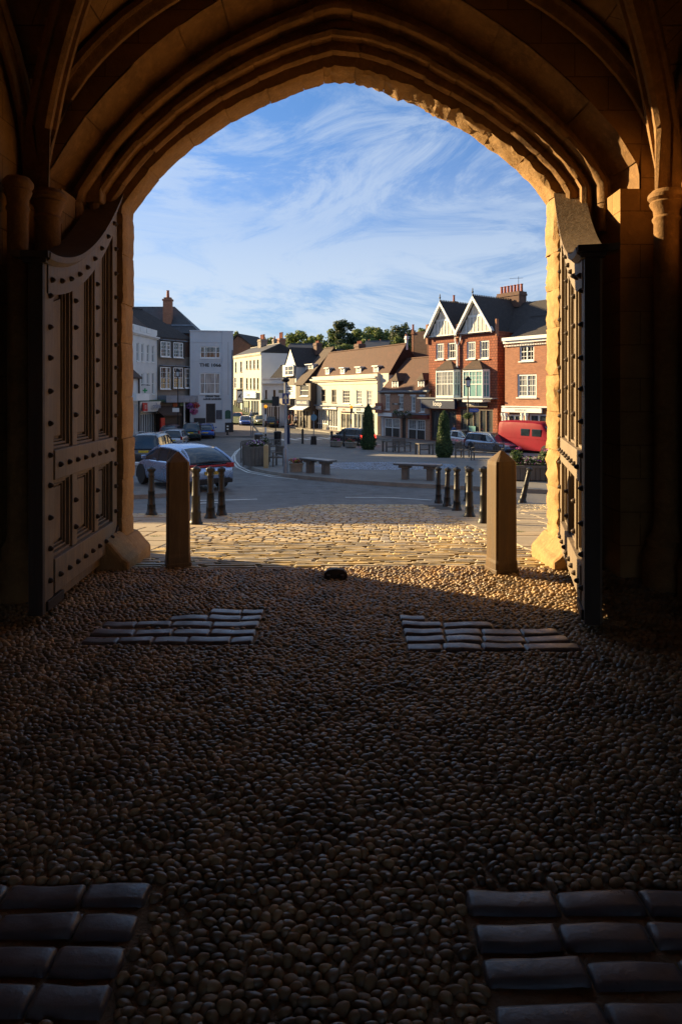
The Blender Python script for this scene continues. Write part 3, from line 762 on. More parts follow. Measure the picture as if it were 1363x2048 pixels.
    h = MB(M); h.box(wid-.34, wid-.02, P-.03, P+.018, .012, .085); sub(h, 'iron_strap', M_iron, bevel=.003)
    h = MB(M); h.prism([(.0,.30),(.09,.22),(.09,.10),(.0,.06),(-.06,.10),(-.06,.24)], 'y', P+.001, P+.014)
    sub(h, 'hinge_plate', M_iron, bevel=.003)
    return leaf
door(-2.335, 6.82, .045, -1, -1, 1.86, 'oak door leaf in shade, studded, with three tall panels, swung open on the left')
door(2.285, 6.80, -.232, -.973, 1, 2.10, 'oak door leaf with its studded face lit gold by the low sun, open on the right')

# timber guard posts
def gpost(x, y, rz, label, mat, hh, w):
    t = thing('timber_post', label, 'post', (x, y, 0), rz, 'square wooden guard posts in the gateway')
    m = MB(); a = w/2; c = .018
    sec = lambda s: [(-s+c,-s),(s-c,-s),(s,-s+c),(s,s-c),(s-c,s),(-s+c,s),(-s,s-c),(-s,-s+c)]
    rings = []
    for z, s_ in ((-.1,a*1.06),(.10,a*1.05),(.13,a),(.5,a*.99),(hh-.13,a*.965),(hh-.095,a*.93)):
        rings.append([(p, q, z) for p, q in sec(s_)])
    rings.append([(p*.10, q*.10, hh) for p, q in sec(a)])
    m.loft(rings); m.build('shaft', mat, t, bevel=.006)
    m = MB(); m.box(-a*1.10, a*1.10, -a*1.10, a*1.10, -.05, .045); m.build('foot', mat, t, bevel=.01)
M_post = oak('post timber', (.14,.085,.045), (.26,.17,.09), .75, (10,10,1.0)); M_post2 = oak('post timber pale', (.055,.028,.010), (.12,.066,.022), .75, (10,10,1.0))
x, y, _ = gd(356, 1131); gpost(x, y, R(18), 'dark brown square timber post with pyramid top beside the left door', M_post, 1.10, .215)
x, y, _ = gd(1001, 1142); gpost(x, y-.02, R(16), 'golden split timber post with pyramid top and knots beside the right door', M_post2, 1.13, .215)
# iron door stop set in the floor
x, y, _ = gd(671, 1160)
t = thing('door_stop', 'small rusty iron door stop hump set in the pebbles at the threshold', 'door stop', (x, y, 0))
m = MB(); m.prism([(-.11,.0),(-.105,.055),(-.07,.085),(.0,.095),(.07,.085),(.105,.055),(.11,.0)], 'y', 0, .075); m.build('plate', M_iron, t, bevel=.012)
for sx in (-.065, .055): m = MB(); m.box(sx-.013, sx+.017, -.045, -.002, 0, .05); m.build('lug', M_iron, t, bevel=.004)
# ------------------------------------------------------------------ town buildings
M_stucco = simple('white stucco', (.62,.63,.62), .8, .10, .5, .15, 30)
M_cream = simple('cream render', (.62,.57,.46), .85, .12, .45, .2, 30)
M_greyw = simple('grey white render', (.50,.52,.55), .8, .08, .4, .15, 30)
M_pebd = simple('grey brown render', (.24,.205,.17), .9, .2, .6, .3, 40)
M_slate = brick('slate roof', (.045,.048,.055), (.065,.066,.075), (.02,.02,.022), .28, .16, .006, .6, .4, .4, big=.6)
def tiles(name, c1, c2, var=.55): return brick(name, c1, c2, (c1[0]*.35, c1[1]*.35, c1[2]*.35), .19, .13, .010, .85, var, .7, big=1.3)
M_tile = tiles('clay roof tiles', (.115,.042,.022), (.07,.028,.017), .75); M_tileb = tiles('brown roof tiles', (.085,.048,.032), (.055,.034,.025), .7)
M_tiled = tiles('dark roof tiles', (.055,.045,.042), (.035,.030,.030)); M_hung = brick('red hung tiles', (.40,.115,.05), (.24,.065,.032), (.12,.03,.018), .30, .22, .03, .85, .5, .7, big=3)
M_brick = brick('red brick', (.42,.165,.085), (.30,.11,.06), (.30,.24,.17)); M_brickd = brick('brown brick', (.16,.075,.05), (.11,.055,.04), (.12,.10,.08))
M_brickm = brick('mottled brick', (.50,.24,.13), (.36,.13,.07), (.52,.42,.30), .25, .09, .012, var=.5, big=6)
M_glass = glassy('window glass', (.012,.014,.018)); M_curt = glassy('curtained glass', (.10,.11,.115), .25, (.34,.36,.36)); M_shopg = glassy('shop glass', (.02,.03,.035), .08, (.10,.10,.09))
M_dark = simple('dark shop interior', (.03,.026,.024), .7, .5, 1.5, .1); M_blue = simple('navy signboard', (.010,.022,.065), .35, .1, 2, 0)
M_oxb = simple('dark red paint', (.16,.018,.018), .45, .2, 2, 0); M_letter = simple('pale lettering', (.6,.6,.58), .5, .05, 2, 0); M_blk = simple('black lettering', (.012,.012,.014), .5, .05, 2, 0)
M_lead = simple('lead flashing', (.17,.21,.27), .45, .2, 2, .1); M_brnp = simple('brown paint', (.07,.045,.035), .5, .2, 2, .05); M_grnp = simple('green paint', (.015,.07,.04), .5, .2, 2, .05)
M_pot = simple('terracotta pot', (.32,.09,.05), .8, .3, 4, .1); M_sky = simple('pale blue paint', (.30,.40,.47), .6, .1, 1, .05); M_red = simple('red paint', (.50,.02,.02), .4, .1, 2, 0)
M_teal = simple('teal blind', (.06,.25,.27), .6, .2, 2, 0); M_brown_t = oak('dark timber', (.035,.024,.018), (.07,.048,.034))
class Bld:
    def __init__(s, name, label, pxL, pxR, dR, a, topy, dep, mat, base=None, cat='building', topx=None, group=None):
        a = R(a); s.u = (math.cos(a), -math.sin(a)); s.n = (math.sin(a), math.cos(a)); s.a = a
        X, Y = (pxR-CX)/F*dR, dR; k = (pxL-CX)/F
        t = (X-k*Y)/(s.u[0]-k*s.u[1]); s.W = t; s.o = (X-s.u[0]*t, Y-s.u[1]*t)
        s.base = gz(min(s.o[1], dR)) if base is None else base
        s.t = thing(name, label, cat, (s.o[0], s.o[1], s.base), -a, group); s.holes = []; s.dep = dep; s.mat = mat
        s.H = s.uz(topx or pxR, topy)[1]
    def uz(s, px, py, off=0):
        k = (px-CX)/F; ox, oy = s.o[0]+s.n[0]*off, s.o[1]+s.n[1]*off
        u = (k*oy-ox)/(s.u[0]-k*s.u[1]); d = oy+s.u[1]*u
        return u, EYE-(py-HY)/F*d-s.base
    def rect(s, x0, x1, y0, y1, off=0):
        xm = (x0+x1)/2; return s.uz(x0, y0, off)[0], s.uz(x1, y0, off)[0], s.uz(xm, y1, off)[1], s.uz(xm, y0, off)[1]
    def part(s, name, mat, *boxes, off=0, bevel=0, parent=None):
        """boxes given as local (u0,u1,y0,y1,z0,z1)"""
        m = MB()
        for b in boxes: m.box(*b)
        return m.build(name, mat, parent or s.t, bevel=bevel)
    def pbox(s, name, mat, x0, x1, y0, y1, fr=-.1, bk=0.0, off=0, parent=None, zdrop=0):
        u0, u1, z0, z1 = s.rect(x0, x1, y0, y1, off); return s.part(name, mat, (u0, u1, off+fr, off+bk, z0-zdrop, z1), parent=parent)
    def window(s, x0, x1, y0, y1, cols=2, rows=4, glass=None, frame=None, fw=.07, sill=True, off=0, hole=True, bw=.028, mull=(), sash=True, name='window', surround=0, hmat=None):
        u0, u1, z0, z1 = s.rect(x0, x1, y0, y1, off)
        if hole: s.holes.append((u0, u1, z0, z1))
        yb = off+.06 if hole else off-.05; m = MB(); frame = frame or M_white
        m.box(u0, u0+fw, yb, yb+.08, z0, z1); m.box(u1-fw, u1, yb, yb+.08, z0, z1); m.box(u0+fw, u1-fw, yb, yb+.08, z0, z0+fw); m.box(u0+fw, u1-fw, yb, yb+.08, z1-fw, z1)
        for i in range(1, cols): c = u0+(u1-u0)*i/cols; m.box(c-bw/2, c+bw/2, yb+.015, yb+.05, z0+fw, z1-fw)
        for i in range(1, rows):
            c = z0+(z1-z0)*i/rows; b = bw if not (sash and i*2 == rows) else bw*2; m.box(u0+fw, u1-fw, yb+.012, yb+.055, c-b/2, c+b/2)
        for q in mull: c = u0+(u1-u0)*q; m.box(c-.05, c+.05, yb-.01, yb+.07, z0+fw, z1-fw)
        w = m.build(name, frame, s.t)
        MB().box(u0+fw*.5, u1-fw*.5, yb+.05, yb+.07, z0+fw*.5, z1-fw*.5).build('pane', glass or M_glass, w)
        if sill: MB().box(u0-.06, u1+.06, off-.10 if hole else off-.12, yb, z0-.09, z0-.003).build('sill', frame, w)
        if surround:
            q = surround; MB().box(u0-q, u0-.002, off-.03, off+.02, z0, z1+q).box(u1+.002, u1+q, off-.03, off+.02, z0, z1+q).box(u0, u1, off-.03, off+.02, z1+.002, z1+q).build('surround', hmat or frame, w)
        return w
    def bay(s, x0, x1, xm, y0, y1, pr=.55, roof=None, roofy=None, glassL=None, glassR=None, frame=None, rows=4):
        """canted bay window: two faces and returns; x0..x1 outer pixels on the wall"""
        frame = frame or M_white
        u0 = s.uz(x0, (y0+y1)/2)[0]; u1 = s.uz(x1, (y0+y1)/2, -pr)[0]; z0, z1 = s.rect(x0, x1, y0, y1, -pr*.6)[2:]
        c = pr*.75; P = [(u0, 0), (u0+c, -pr), (u1-c*.3, -pr), (u1+c*.2, 0)]
        m = MB(); g = MB(); t = .06
        for (a, b), cols in zip(zip(P, P[1:]), (1, 3, 2)):
            dx, dy = b[0]-a[0], b[1]-a[1]; ln = math.hypot(dx, dy); M = Matrix.Translation((a[0], a[1], 0)) @ Matrix.Rotation(math.atan2(dy, dx), 4, 'Z')
            m.box(0, .09, -.03, .06, z0, z1, M=M); m.box(ln-.09, ln, -.03, .06, z0, z1, M=M); m.box(.09, ln-.09, -.03, .06, z0, z0+.22, M=M); m.box(.09, ln-.09, -.03, .06, z1-.20, z1, M=M)
            zmid = (z0+z1)/2; m.box(.09, ln-.09, -.01, .045, zmid-.035, zmid+.035, M=M)
            for i in range(1, cols): q = ln*i/cols; m.box(q-.03, q+.03, -.012, .05, z0+.22, z1-.2, M=M)
            for i in range(1, cols*2): q = ln*i/(cols*2); m.box(q-.012, q+.012, 0, .04, zmid, z1-.2, M=M)
            for i in (1, 2): q = zmid+(z1-.2-zmid)*i/3; m.box(.09, ln-.09, 0, .04, q-.012, q+.012, M=M)
            g.box(.05, ln-.05, .02, .035, z0+.1, z1-.1, M=M)
        w = m.build('bay_window', frame, s.t); g.build('pane', glassL or M_curt, w)
        MB().prism([(p[0]+(-.06 if i == 0 else .06 if i == 3 else 0), p[1]-(.06 if 0 < i < 3 else 0)) for i, p in enumerate(P)], 'z', z0-.25, z0-.002).build('sill', frame, w)
        if roofy:
            zt = s.uz((x0+x1)/2, roofy)[1]; e = .12; r = MB(); cu = (u0+u1)/2
            r.add([(P[0][0]-e,0,z1+.003),(P[1][0]-e*.5,-pr-e,z1+.003),(P[2][0]+e*.5,-pr-e,z1+.003),(P[3][0]+e,0,z1+.003),(cu-.35,0,zt),(cu+.35,0,zt)], [(0,1,4),(1,2,5,4),(2,3,5),(0,3,2,1),(0,4,5,3)])
            r.build('bay_roof', roof or M_tileb, w)
        return w
    def walls(s, T=.3, gable=None, top=None, bands=(), ground=None, z0=0):
        """front wall with real openings, plus side and back walls"""
        W, H, D = s.W, top or s.H, s.dep; m = MB(); hs = [h for h in s.holes if h[2] < H]
        xs_ = sorted({0, W, *[min(max(h[i], 0), W) for h in hs for i in (0, 1)]}); zs_ = sorted({-.6+z0 if z0 == 0 else z0, H, *[min(max(h[i], z0), H) for h in hs for i in (2, 3)]})
        for i in range(len(xs_)-1):
            for j in range(len(zs_)-1):
                xm, zm = (xs_[i]+xs_[i+1])/2, (zs_[j]+zs_[j+1])/2
                if any(h[0] < xm < h[1] and h[2] < zm < h[3] for h in hs): continue
                m.add([(xs_[i],0,zs_[j]),(xs_[i+1],0,zs_[j]),(xs_[i+1],0,zs_[j+1]),(xs_[i],0,zs_[j+1])], [(0,1,2,3)])
        for a, b, c, d in hs: m.add([(a,0,c),(b,0,c),(b,0,d),(a,0,d),(a,T,c),(b,T,c),(b,T,d),(a,T,d)], [(0,4,5,1),(1,5,6,2),(2,6,7,3),(3,7,4,0)])
        zb = zs_[0]
        m.add([(0,0,zb),(0,D,zb),(0,D,H),(0,0,H)], [(0,1,2,3)]); m.add([(W,0,zb),(W,D,zb),(W,D,H),(W,0,H)], [(0,3,2,1)]); m.add([(0,D,zb),(W,D,zb),(W,D,H),(0,D,H)], [(0,3,2,1)])
        m.add([(0,0,H),(W,0,H),(W,D,H),(0,D,H)], [(0,1,2,3)])
        w = m.build('wall', s.mat, s.t, fix=False); s.wall = w
        # dim room behind the panes
        MB().box(.35, W-.35, .34, D-.2, .05, H-.1).build('interior', M_dark, s.t)
        return w
    def roof(s, yr, zr, mat, e=.25, u0=0, u1=None, hipl=0, hipr=0, z0=None, D=None, gables=True, th=.12, y0=0):
        """pitched roof with its ridge along the facade at depth yr and height zr"""
        u1 = s.W if u1 is None else u1; D = D or 2*yr; z0 = s.H if z0 is None else z0; sl_ = (zr-z0)/(yr-y0)
        m = MB(); ze = z0-e*sl_*.6; A = (u0-e*(not hipl)*.4, y0-e*.6, ze); B = (u1+e*(not hipr)*.4, y0-e*.6, ze); C = (B[0]-hipr, yr, zr); Dd = (A[0]+hipl, yr, zr); E = (B[0], D+e*.6, ze); Fv = (A[0], D+e*.6, ze)
        up = lambda p, t=th: (p[0], p[1], p[2]+t)
        top = [up(p) for p in (A, B, C, Dd, E, Fv)]; bot = [A, B, C, Dd, E, Fv]
        m.add(top+bot, [(0,1,2,3),(3,2,4,5),(1,4,2),(5,0,3),(6,9,8,7),(9,11,10,8),(7,8,10),(11,9,6),(0,6,7,1),(1,7,10,4),(4,10,11,5),(5,11,6,0)])
        r = m.build('roof', mat, s.t)
        MB().tube([(Dd[0], yr, zr+th), (C[0], yr, zr+th)], .10, 6).build('ridge_tile', mat, r)
        if gables and not (hipl and hipr):
            g = MB()
            for q, h in ((u0, hipl), (u1, hipr)):
                if not h: g.prism([(y0+.0, z0-.02), (D, z0-.02), (yr, zr-.02)], 'x', q-.01 if q == u1 else q, q if q == u1 else q+.01)
            g.build('gable', s.gmat if hasattr(s, 'gmat') else s.mat, s.t)
        return r
    def chimney(s, u, y, z0, z1, w, d, pots=2, mat=None, ph=.5, parent=None, name='chimney', pr=.13):
        m = MB(); m.box(u-w/2, u+w/2, y-d/2, y+d/2, z0, z1-.35).box(u-w/2-.06, u+w/2+.06, y-d/2-.06, y+d/2+.06, z1-.35, z1-.18).box(u-w/2-.02, u+w/2+.02, y-d/2-.02, y+d/2+.02, z1-.18, z1)
        c = m.build(name, mat or M_brickd, parent or s.t)
        for i in range(pots):
            q = u+(i-(pots-1)/2)*(w-.25)/max(1, pots-1)
            MB().lathe([(pr,0),(pr*.85,.1),(pr*.75,ph-.08),(pr*.95,ph-.06),(pr*.95,ph)], (q, y, z1-.002), 8).build('chimney_pot', M_pot, c)
        return c
    def sign(s, txt, x0, x1, y0, y1, off, bg, fg, parent=None, th=.06, sx=1.0, size=.62, name='sign', bold=.01, board=True):
        u0, u1, z0, z1 = s.rect(x0, x1, y0, y1, off); b = parent or s.t
        if board: b = MB().box(u0, u1, off-th, off, z0, z1).build(name, bg, s.t)
        if txt:
            m = MB(); lines = txt.split('\n'); h = (z1-z0)/len(lines)
            for i, t in enumerate(lines): text_mb(m, t, h*size*1.3, Matrix.Translation(((u0+u1)/2, off-th-.003 if board else off-.008, z1-h*(i+.5))), sx=sx, bold=bold)
            # fit to board
            us_ = [v[0] for v in m.v]; k = (u1-u0)*.92/(max(us_)-min(us_)); cu = (u0+u1)/2
            if sx == 'fit' or k < 1 or not board: m.v = [(cu+(v[0]-(max(us_)+min(us_))/2)*k, v[1], v[2]) for v in m.v]
            m.build('lettering', fg, b, fix=False)
        return b
    def shopfront(s, x0, x1, y0, y1, n=4, frame=None, stall=.5, off=0, glass=None, door=None, rows=0, riser=None):
        u0, u1, _, z1 = s.rect(x0, x1, y0, y1, off); frame = frame or M_white; z0 = .15; m = MB()
        s.holes.append((u0, u1, z0, z1)); yb = .05
        m.box(u0, u1, yb-.02, yb+.10, z1-.12, z1); m.box(u0, u1, yb-.02, yb+.10, stall+.0, stall+.10)
        for i in range(n+1): q = u0+.05+(u1-u0-.1)*i/n; m.box(q-.05, q+.05, yb-.03, yb+.09, z0, z1)
        for i in range(rows): q = stall+.1+(z1-.12-stall-.1)*(i+1)/(rows+1); m.box(u0+.1, u1-.1, yb, yb+.05, q-.014, q+.014)
        if rows:
            for i in range(n*4): q = u0+(u1-u0)*(i+.5)/(n*4); m.box(q-.012, q+.012, yb, yb+.05, stall+.1, z1-.12)
        w = m.build('shop_window', frame, s.t); MB().box(u0+.02, u1-.02, yb+.06, yb+.075, stall+.05, z1-.05).build('pane', glass or M_shopg, w)
        MB().box(u0, u1, yb, yb+.09, -.1, stall-.002).build('stall_riser', riser or M_dark, w)
        return w
    def cornice(s, y0, y1, xx=None, pr=.15, mat=None, name='cornice', u0=None, u1=None):
        za = s.uz(xx or (CX+F*(s.o[0]+s.u[0]*s.W/2)/(s.o[1]+s.u[1]*s.W/2)), y0)[1]; zb = s.uz(xx or (CX+F*(s.o[0]+s.u[0]*s.W/2)/(s.o[1]+s.u[1]*s.W/2)), y1)[1]
        h = za-zb; a = -.05 if u0 is None else u0; b = s.W+.05 if u1 is None else u1
        return s.part(name, mat or s.mat, (a, b, -pr, -.003, zb+h*.45, za), (a, b, -pr*.55, -.003, zb, zb+h*.45))

# --- red twin-gabled building
b = Bld('gabled_building', 'tall red building with two white timbered gables, bay windows and a long dark roof', 857, 993.6, 56.3, 54, 668, 9, M_hung, topx=930)
GB = b; W2 = b.W
for x0, x1, y0, y1, g in ((871,886.7,686.5,719,M_curt),(894,911,685,718,M_glass),(932.5,950,682.7,718,M_curt),(958,977,680.6,717.6,M_glass)): b.window(x0, x1, y0, y1, 4, 2, g, fw=.12)
b.bay(874, 909, 891, 740, 796, .6, M_tileb, 722); b.bay(927, 967, 948, 739, 798, .6, M_tileb, 721, M_teal)
b.shopfront(862, 912, 820, 890, 3, M_brnp, .3); b.shopfront(920, 985, 818, 890, 5, M_brnp, .45)
b.walls(); zt = b.H
apL, apR = b.uz(884.8, 606)[1], b.uz(950, 595)[1]
uA, uB = b.uz(884.8, 640)[0], b.uz(950, 640)[0]; uM = b.uz(916, 670)[0]
for i, (uc, ap, ua, ub) in enumerate(((uA, apL, -.1, uM-.02), (uB, apR, uM+.02, b.uz(986, 668)[0]))):
    g = thing and MB(); uc = (ua+ub)/2
    g.prism([(ua+.15, zt), (ub-.15, zt), (uc, ap-.3)], 'y', .0, .12); ga = g.build('gable', simple('gable plaster', (.52,.50,.46), .8, .25, 5, .2), b.t)
    st = MB(); hgt = ap-.3-zt
    st.box(ua, ub, -.05, .06, zt-.08, zt+.10, 0); st.box(uc-(ub-ua)*.22, uc+(ub-ua)*.22, -.03, .05, zt+hgt*.50, zt+hgt*.57)
    for q in (-.55,-.32,-.11,.11,.32,.55):
        c = uc+(ub-ua)/2*q; hh = hgt*(1-abs(q))*.98; st.box(c-.045, c+.045, -.028, .05, zt+.1, zt+min(hh, hgt*.5))
    for q in (-.16, .16): c = uc+(ub-ua)/2*q; st.box(c-.04, c+.04, -.026, .05, zt+hgt*.57, zt+hgt*(1-abs(q))-.08)
    st.build('timber_frame', M_white, ga)
    bb = MB()
    for sg, e in ((-1, ua-.12), (1, ub+.12)):
        bb.prism([(e, zt-.15), (e, zt+.15), (uc, ap+.12), (uc, ap-.25)], 'y', -.42 + (.002 if sg > 0 else 0), -.34)
        bb.prism([(e+sg*-.02, zt-.02), (e+sg*-.02, zt+.06), (uc, ap+.02), (uc, ap-.10)], 'y', -.34, .0)
    bb.build('bargeboard', M_white, ga)
    MB().lathe([(.05,0),(.04,.3),(.09,.36),(.09,.42),(.04,.48),(.05,.62),(.01,.75)], (uc, -.36, ap+.05), 8).build('finial', M_blk, ga)
    rf = MB(); L_ = 4.2 if i == 0 else 9.5
    rf.add([(ua-.14,-.40,zt-.02),(uc,-.40,ap+.16),(ub+.14,-.40,zt-.02),(ua-.14,L_,zt-.02),(uc,L_,ap+.16),(ub+.14,L_,zt-.02)], [(0,1,4,3),(1,2,5,4),(3,4,5),(0,3,5,2)])
    rr = rf.build('roof', M_tiled, b.t)
    cr = MB(); q = -.3
    while q < L_-.2: cr.box(uc-.02, uc+.02, q, q+.12, ap+.14, ap+.26); q += .22
    cr.build('ridge_crest', M_tiled, rr)
# main roof running back along the right flank
zr = apR-.15; m = MB(); D = 9.5
m.add([(uB,1.2,zr),(W2+8.2,1.2+2.4,zr),(W2+8.2,-1.0+1.5,zt+.6),(W2+.2,-.0,zt+.1),(W2+.2,.0,zt+.1),(W2+8.2,8,zt),(uB,8,zt)], [(0,3,2,1),(0,1,5,6)])
ROOFARGS = (uB, zt, zr)
c = b.chimney(b.uz(1022, 590, 4.9)[0], 4.9, zr-.4, b.uz(1022, 586, 4.9)[1], 2.5, 1.0, 7, M_brickd, .68, pr=.15)
b.chimney(b.uz(907, 600, 3.5)[0], 3.5, zt+1, b.uz(907, 603, 3.5)[1], .5, .5, 1, M_brickd, .6)
MB().tube([(b.uz(1036,570,4.9)[0],4.9,b.uz(1036,575,4.9)[1]),(b.uz(1036,570,4.9)[0],4.9,b.uz(1036,553,4.9)[1])], .02, 5).tube([(b.uz(1018,557,4.9)[0],4.9,b.uz(1018,557,4.9)[1]),(b.uz(1045,559,4.9)[0],4.9,b.uz(1045,556,4.9)[1])], .015, 5).build('aerial', M_blk, b.t)
b.part('brick_pier', M_brick, (W2-.12, W2+.02, -.12, .15, zt-.4, zt+1.0)); b.part('brick_pier', M_brick, (uM-.16, uM+.16, -.2, .1, zt-.3, zt+.9)); b.part('brick_pier', M_brick, (-.25, .0, -.15, .15, zt-.6, zt+1.2))
dp = MB(); zj = b.uz(920, 692)[1]; zbm = b.uz(920, 797)[1]; dp.tube([(uM-.28,-.1,zt-.1),(uM-.28,-.12,zj+.45),(uM,-.14,zj)], .07, 6).tube([(uM+.35,-.1,zt-.1),(uM+.35,-.12,zj+.5),(uM,-.14,zj)], .07, 6).tube([(uM,-.14,zj+.1),(uM,-.14,zbm)], .085, 6)
dp.build('downpipe', M_white, b.t)
b.sign('loop', 846, 913, 798, 817, -.35, M_blue, M_letter, th=.3, size=.55); b.part('eyebrow_roof', M_lead, (-.8, W2+.1, -.75, -.003, b.uz(920,798)[1]+.02, b.uz(920,798)[1]+.12))
b.sign('SHAKTI', 917, 975, 801, 814, -.12, M_brnp, M_letter, th=.1, size=.6); b.pbox('shop_blind', M_teal, 933, 950, 852, 863, -.001, .03, 0)

# --- recessed brick building behind the right jamb
x, y = b.o[0]+b.u[0]*W2+b.n[0]*1.45, b.o[1]+b.u[1]*W2+b.n[1]*1.45
b2 = Bld('brick_building', 'red brick house with white dentil cornice and columned white shopfront beside the jamb', 1009, 1135, 50.5, 54, 682, 7, M_brick, topx=1060)
b2.t.location.z = b2.base
b2.window(1038,1067,684,722,4,4,M_glass,fw=.12,mull=(.5,)); b2.window(1033.6,1072,748,794.6,4,4,M_curt,fw=.14,mull=(.5,))
b2.window(1100,1126,684,724,4,4,M_glass,fw=.12,mull=(.5,)); b2.shopfront(1003,1040,829,900,3,M_white,.5); b2.shopfront(1058,1130,829,905,4,M_white,.5)
b2.walls()
b2.cornice(672, 684, 1060, .35, M_white); b2.part('dentil', M_white, *[(q, q+.07, -.12, -.002, b2.H-.33, b2.H-.22) for q in np.arange(0, b2.W, .16)])
b2.roof(3.4, b2.H+2.2, M_tiled, .2)
ue = (b2.o[0]-GB.o[0])*GB.u[0]+(b2.o[1]-GB.o[1])*GB.u[1]+b2.W-.05; uB, zt, zr = ROOFARGS
m = MB(); m.prism([(1.5, zt-.1), (8.5, zt-.1), (5.0, zr)], 'x', uB, ue); m.build('roof', M_tiled, GB.t); MB().prism([(1.8, -.3), (8.4, -.3), (8.4, zt-.15), (1.8, zt-.15)], 'x', W2+.05, ue-.15).build('rear_wing', M_brick, GB.t)
sg = b2.cornice(812, 816, 1040, .38, M_white, 'fascia_cornice')
b2.sign('INTERIORS', 1004, 1084, 816, 825, -.2, M_white, M_sky, th=.15, size=.5)
for px in (1005, 1011, 1044, 1052):
    u = b2.uz(px, 840, -.25)[0]; z = b2.uz(px, 826, -.25)[1]; MB().lathe([(.16,0),(.16,.15),(.12,.2),(.105,z-.3),(.17,z-.12),(.17,z)], (u,-.25,0), 12).build('column', M_white, b2.t, smooth=40)

# --- cafe: low brick building with two dormers
b = Bld('cafe_building', 'small mottled brick cafe with white multi-pane shop bays and two roof dormers', 761, 858, 62.6, 62, 784, 7, M_brickm, topx=810)
for x0, x1, y0, y1 in ((770,779,790.6,819),(797,806,791.5,819),(821,830,792.5,823),(839,848.6,793,824)): w = b.window(x0, x1, y0, y1, 3, 4, M_curt, fw=.10); u0, u1, z0, z1 = b.rect(x0, x1, y0, y1); MB().box(u0-.08, u1+.08, -.03, .05, z1+.003, z1+.16).build('lintel', M_white, w)
b.shopfront(768.4, 799, 836, 864, 2, M_white, 1.0, rows=5); b.shopfront(815, 849.6, 839, 871, 2, M_white, 1.0, rows=5)
u0, u1, z0, z1 = b.rect(803, 811, 835, 870); b.holes.append((u0, u1, .1, z1)); b.part('door', M_dark, (u0, u1, .08, .13, .1, z1))
u0, u1, z0, z1 = b.rect(756.8+6, 767.5, 834, 868); b.holes.append((u0, u1, .1, z1)); d_ = b.part('door', M_oxb, (u0+.1, u1-.1, .08, .14, 1.0, z1-.1)); b.part('door_frame', M_white, (u0, u0+.12, -.03, .12, .1, z1), (u1-.12, u1, -.03, .12, .1, z1), (u0+.12, u1-.12, .07, .13, .1, 1.0), parent=d_)
b.walls(top=b.H); b.cornice(781, 785.5, 810, .35, M_lead, 'gutter')
zf = b.uz(810, 828)[1]; b.part('fascia', M_oxb, (0, b.W, -.25, -.003, zf-.35, zf)); b.part('fascia_board', M_white, (-.1, b.W*.30, -.32, -.255, zf-.3, zf+.06)); b.part('ledge', M_lead, (b.W*.32, b.W+.1, -.45, -.003, zf+.003, zf+.10))
yr = 3.2; zrd = b.uz(838, 718, yr)[1]; rf = b.roof(yr, zrd, M_tile, .25)
def gdormer(b, x0, x1, y0, y1, off, slope, mat, gab=True, cheek=None, flat=None):
    u0, u1, z0, z1 = b.rect(x0, x1, y0, y1, off); L_ = (z1-z0)/slope+.4; m = MB(); m.box(u0-.06, u1+.06, off+.06, off+L_, z0-.1, z1)
    d_ = m.build('dormer', cheek or mat, b.t); f = MB(); q = .09
    f.box(u0-.06, u0+q, off-.01, off+.06, z0-.1, z1); f.box(u1-q, u1+.06, off-.01, off+.06, z0-.1, z1); f.box(u0+q, u1-q, off-.01, off+.06, z0-.1, z0+q); f.box(u0+q, u1-q, off-.01, off+.06, z1-q, z1)
    c = (u0+u1)/2; f.box(c-.035, c+.035, off-.005, off+.055, z0+q, z1-q); f.box(u0+q, u1-q, off, off+.05, (z0+z1)/2-.02, (z0+z1)/2+.02); f.build('window_frame', M_white, d_)
    MB().box(u0+q, u1-q, off+.035, off+.055, z0+q, z1-q).build('pane', M_curt, d_)
    r = MB()
    if gab:
        h = (u1-u0)*.75; Lr = L_+h/slope; r.add([(u0-.2,off-.15,z1-.05),(c,off+.12,z1+h),(u1+.2,off-.15,z1-.05),(u0-.2,off+L_,z1-.05),(c,off+Lr,z1+h),(u1+.2,off+L_,z1-.05)], [(0,1,4,3),(1,2,5,4),(0,2,1),(3,4,5),(0,3,5,2)]); r.build('dormer_roof', mat, d_)
    else: r.box(u0-.18, u1+.22, off-.2, off+L_+.15, z1+.003, z1+.10); r.build('dormer_roof', flat or M_white, d_)
    return d_
sl6 = (zrd-b.H)/yr
gdormer(b, 784, 795, 761, 779, .35, sl6, M_tileb); gdormer(b, 836, 847, 760, 780, .35, sl6, M_tileb)
b.sign('CAFE', 750.5, 763.4, 806, 826, -.45, M_oxb, M_letter, th=.06, size=.35)
b.sign('THE OLD', 784, 800, 806, 810, -.35, M_brnp, M_letter, th=.05, size=.5)
CAFE = b

# --- long cream building
b = Bld('cream_building', 'long cream rendered building with parapet, red tile roof and four small flat dormers', 620.8, 754, 72.2, 62, 747, 4.6, M_cream, topx=754)
for x0, x1, y0, y1, g, c in ((642,650.5,778.7,803,M_glass,1),(663,672,779,805,M_glass,1),(685,699,780,807,M_glass,4),(712,723,780,809,M_curt,3),(733,743.6,780.6,812,M_curt,3)):
    w = b.window(x0, x1, y0, y1, c, 4 if c > 1 else 2, g, frame=M_white if c > 1 else M_brnp, fw=.08, sill=True)
b.shopfront(632.7, 654, 818, 855, 5, M_white, .75); b.shopfront(655, 675, 818, 857, 4, M_white, .5); b.shopfront(681, 703, 826, 860, 2, M_cream, .4); b.shopfront(707, 730, 826, 864, 3, M_sky, .4); b.shopfront(733, 749, 826, 866, 2, M_teal, .6)
b.walls(); b.cornice(755.5, 762, 690, .32); b.part('string_course', b.mat, (0, b.W, -.06, -.003, b.uz(690,769)[1], b.uz(690,767)[1]))
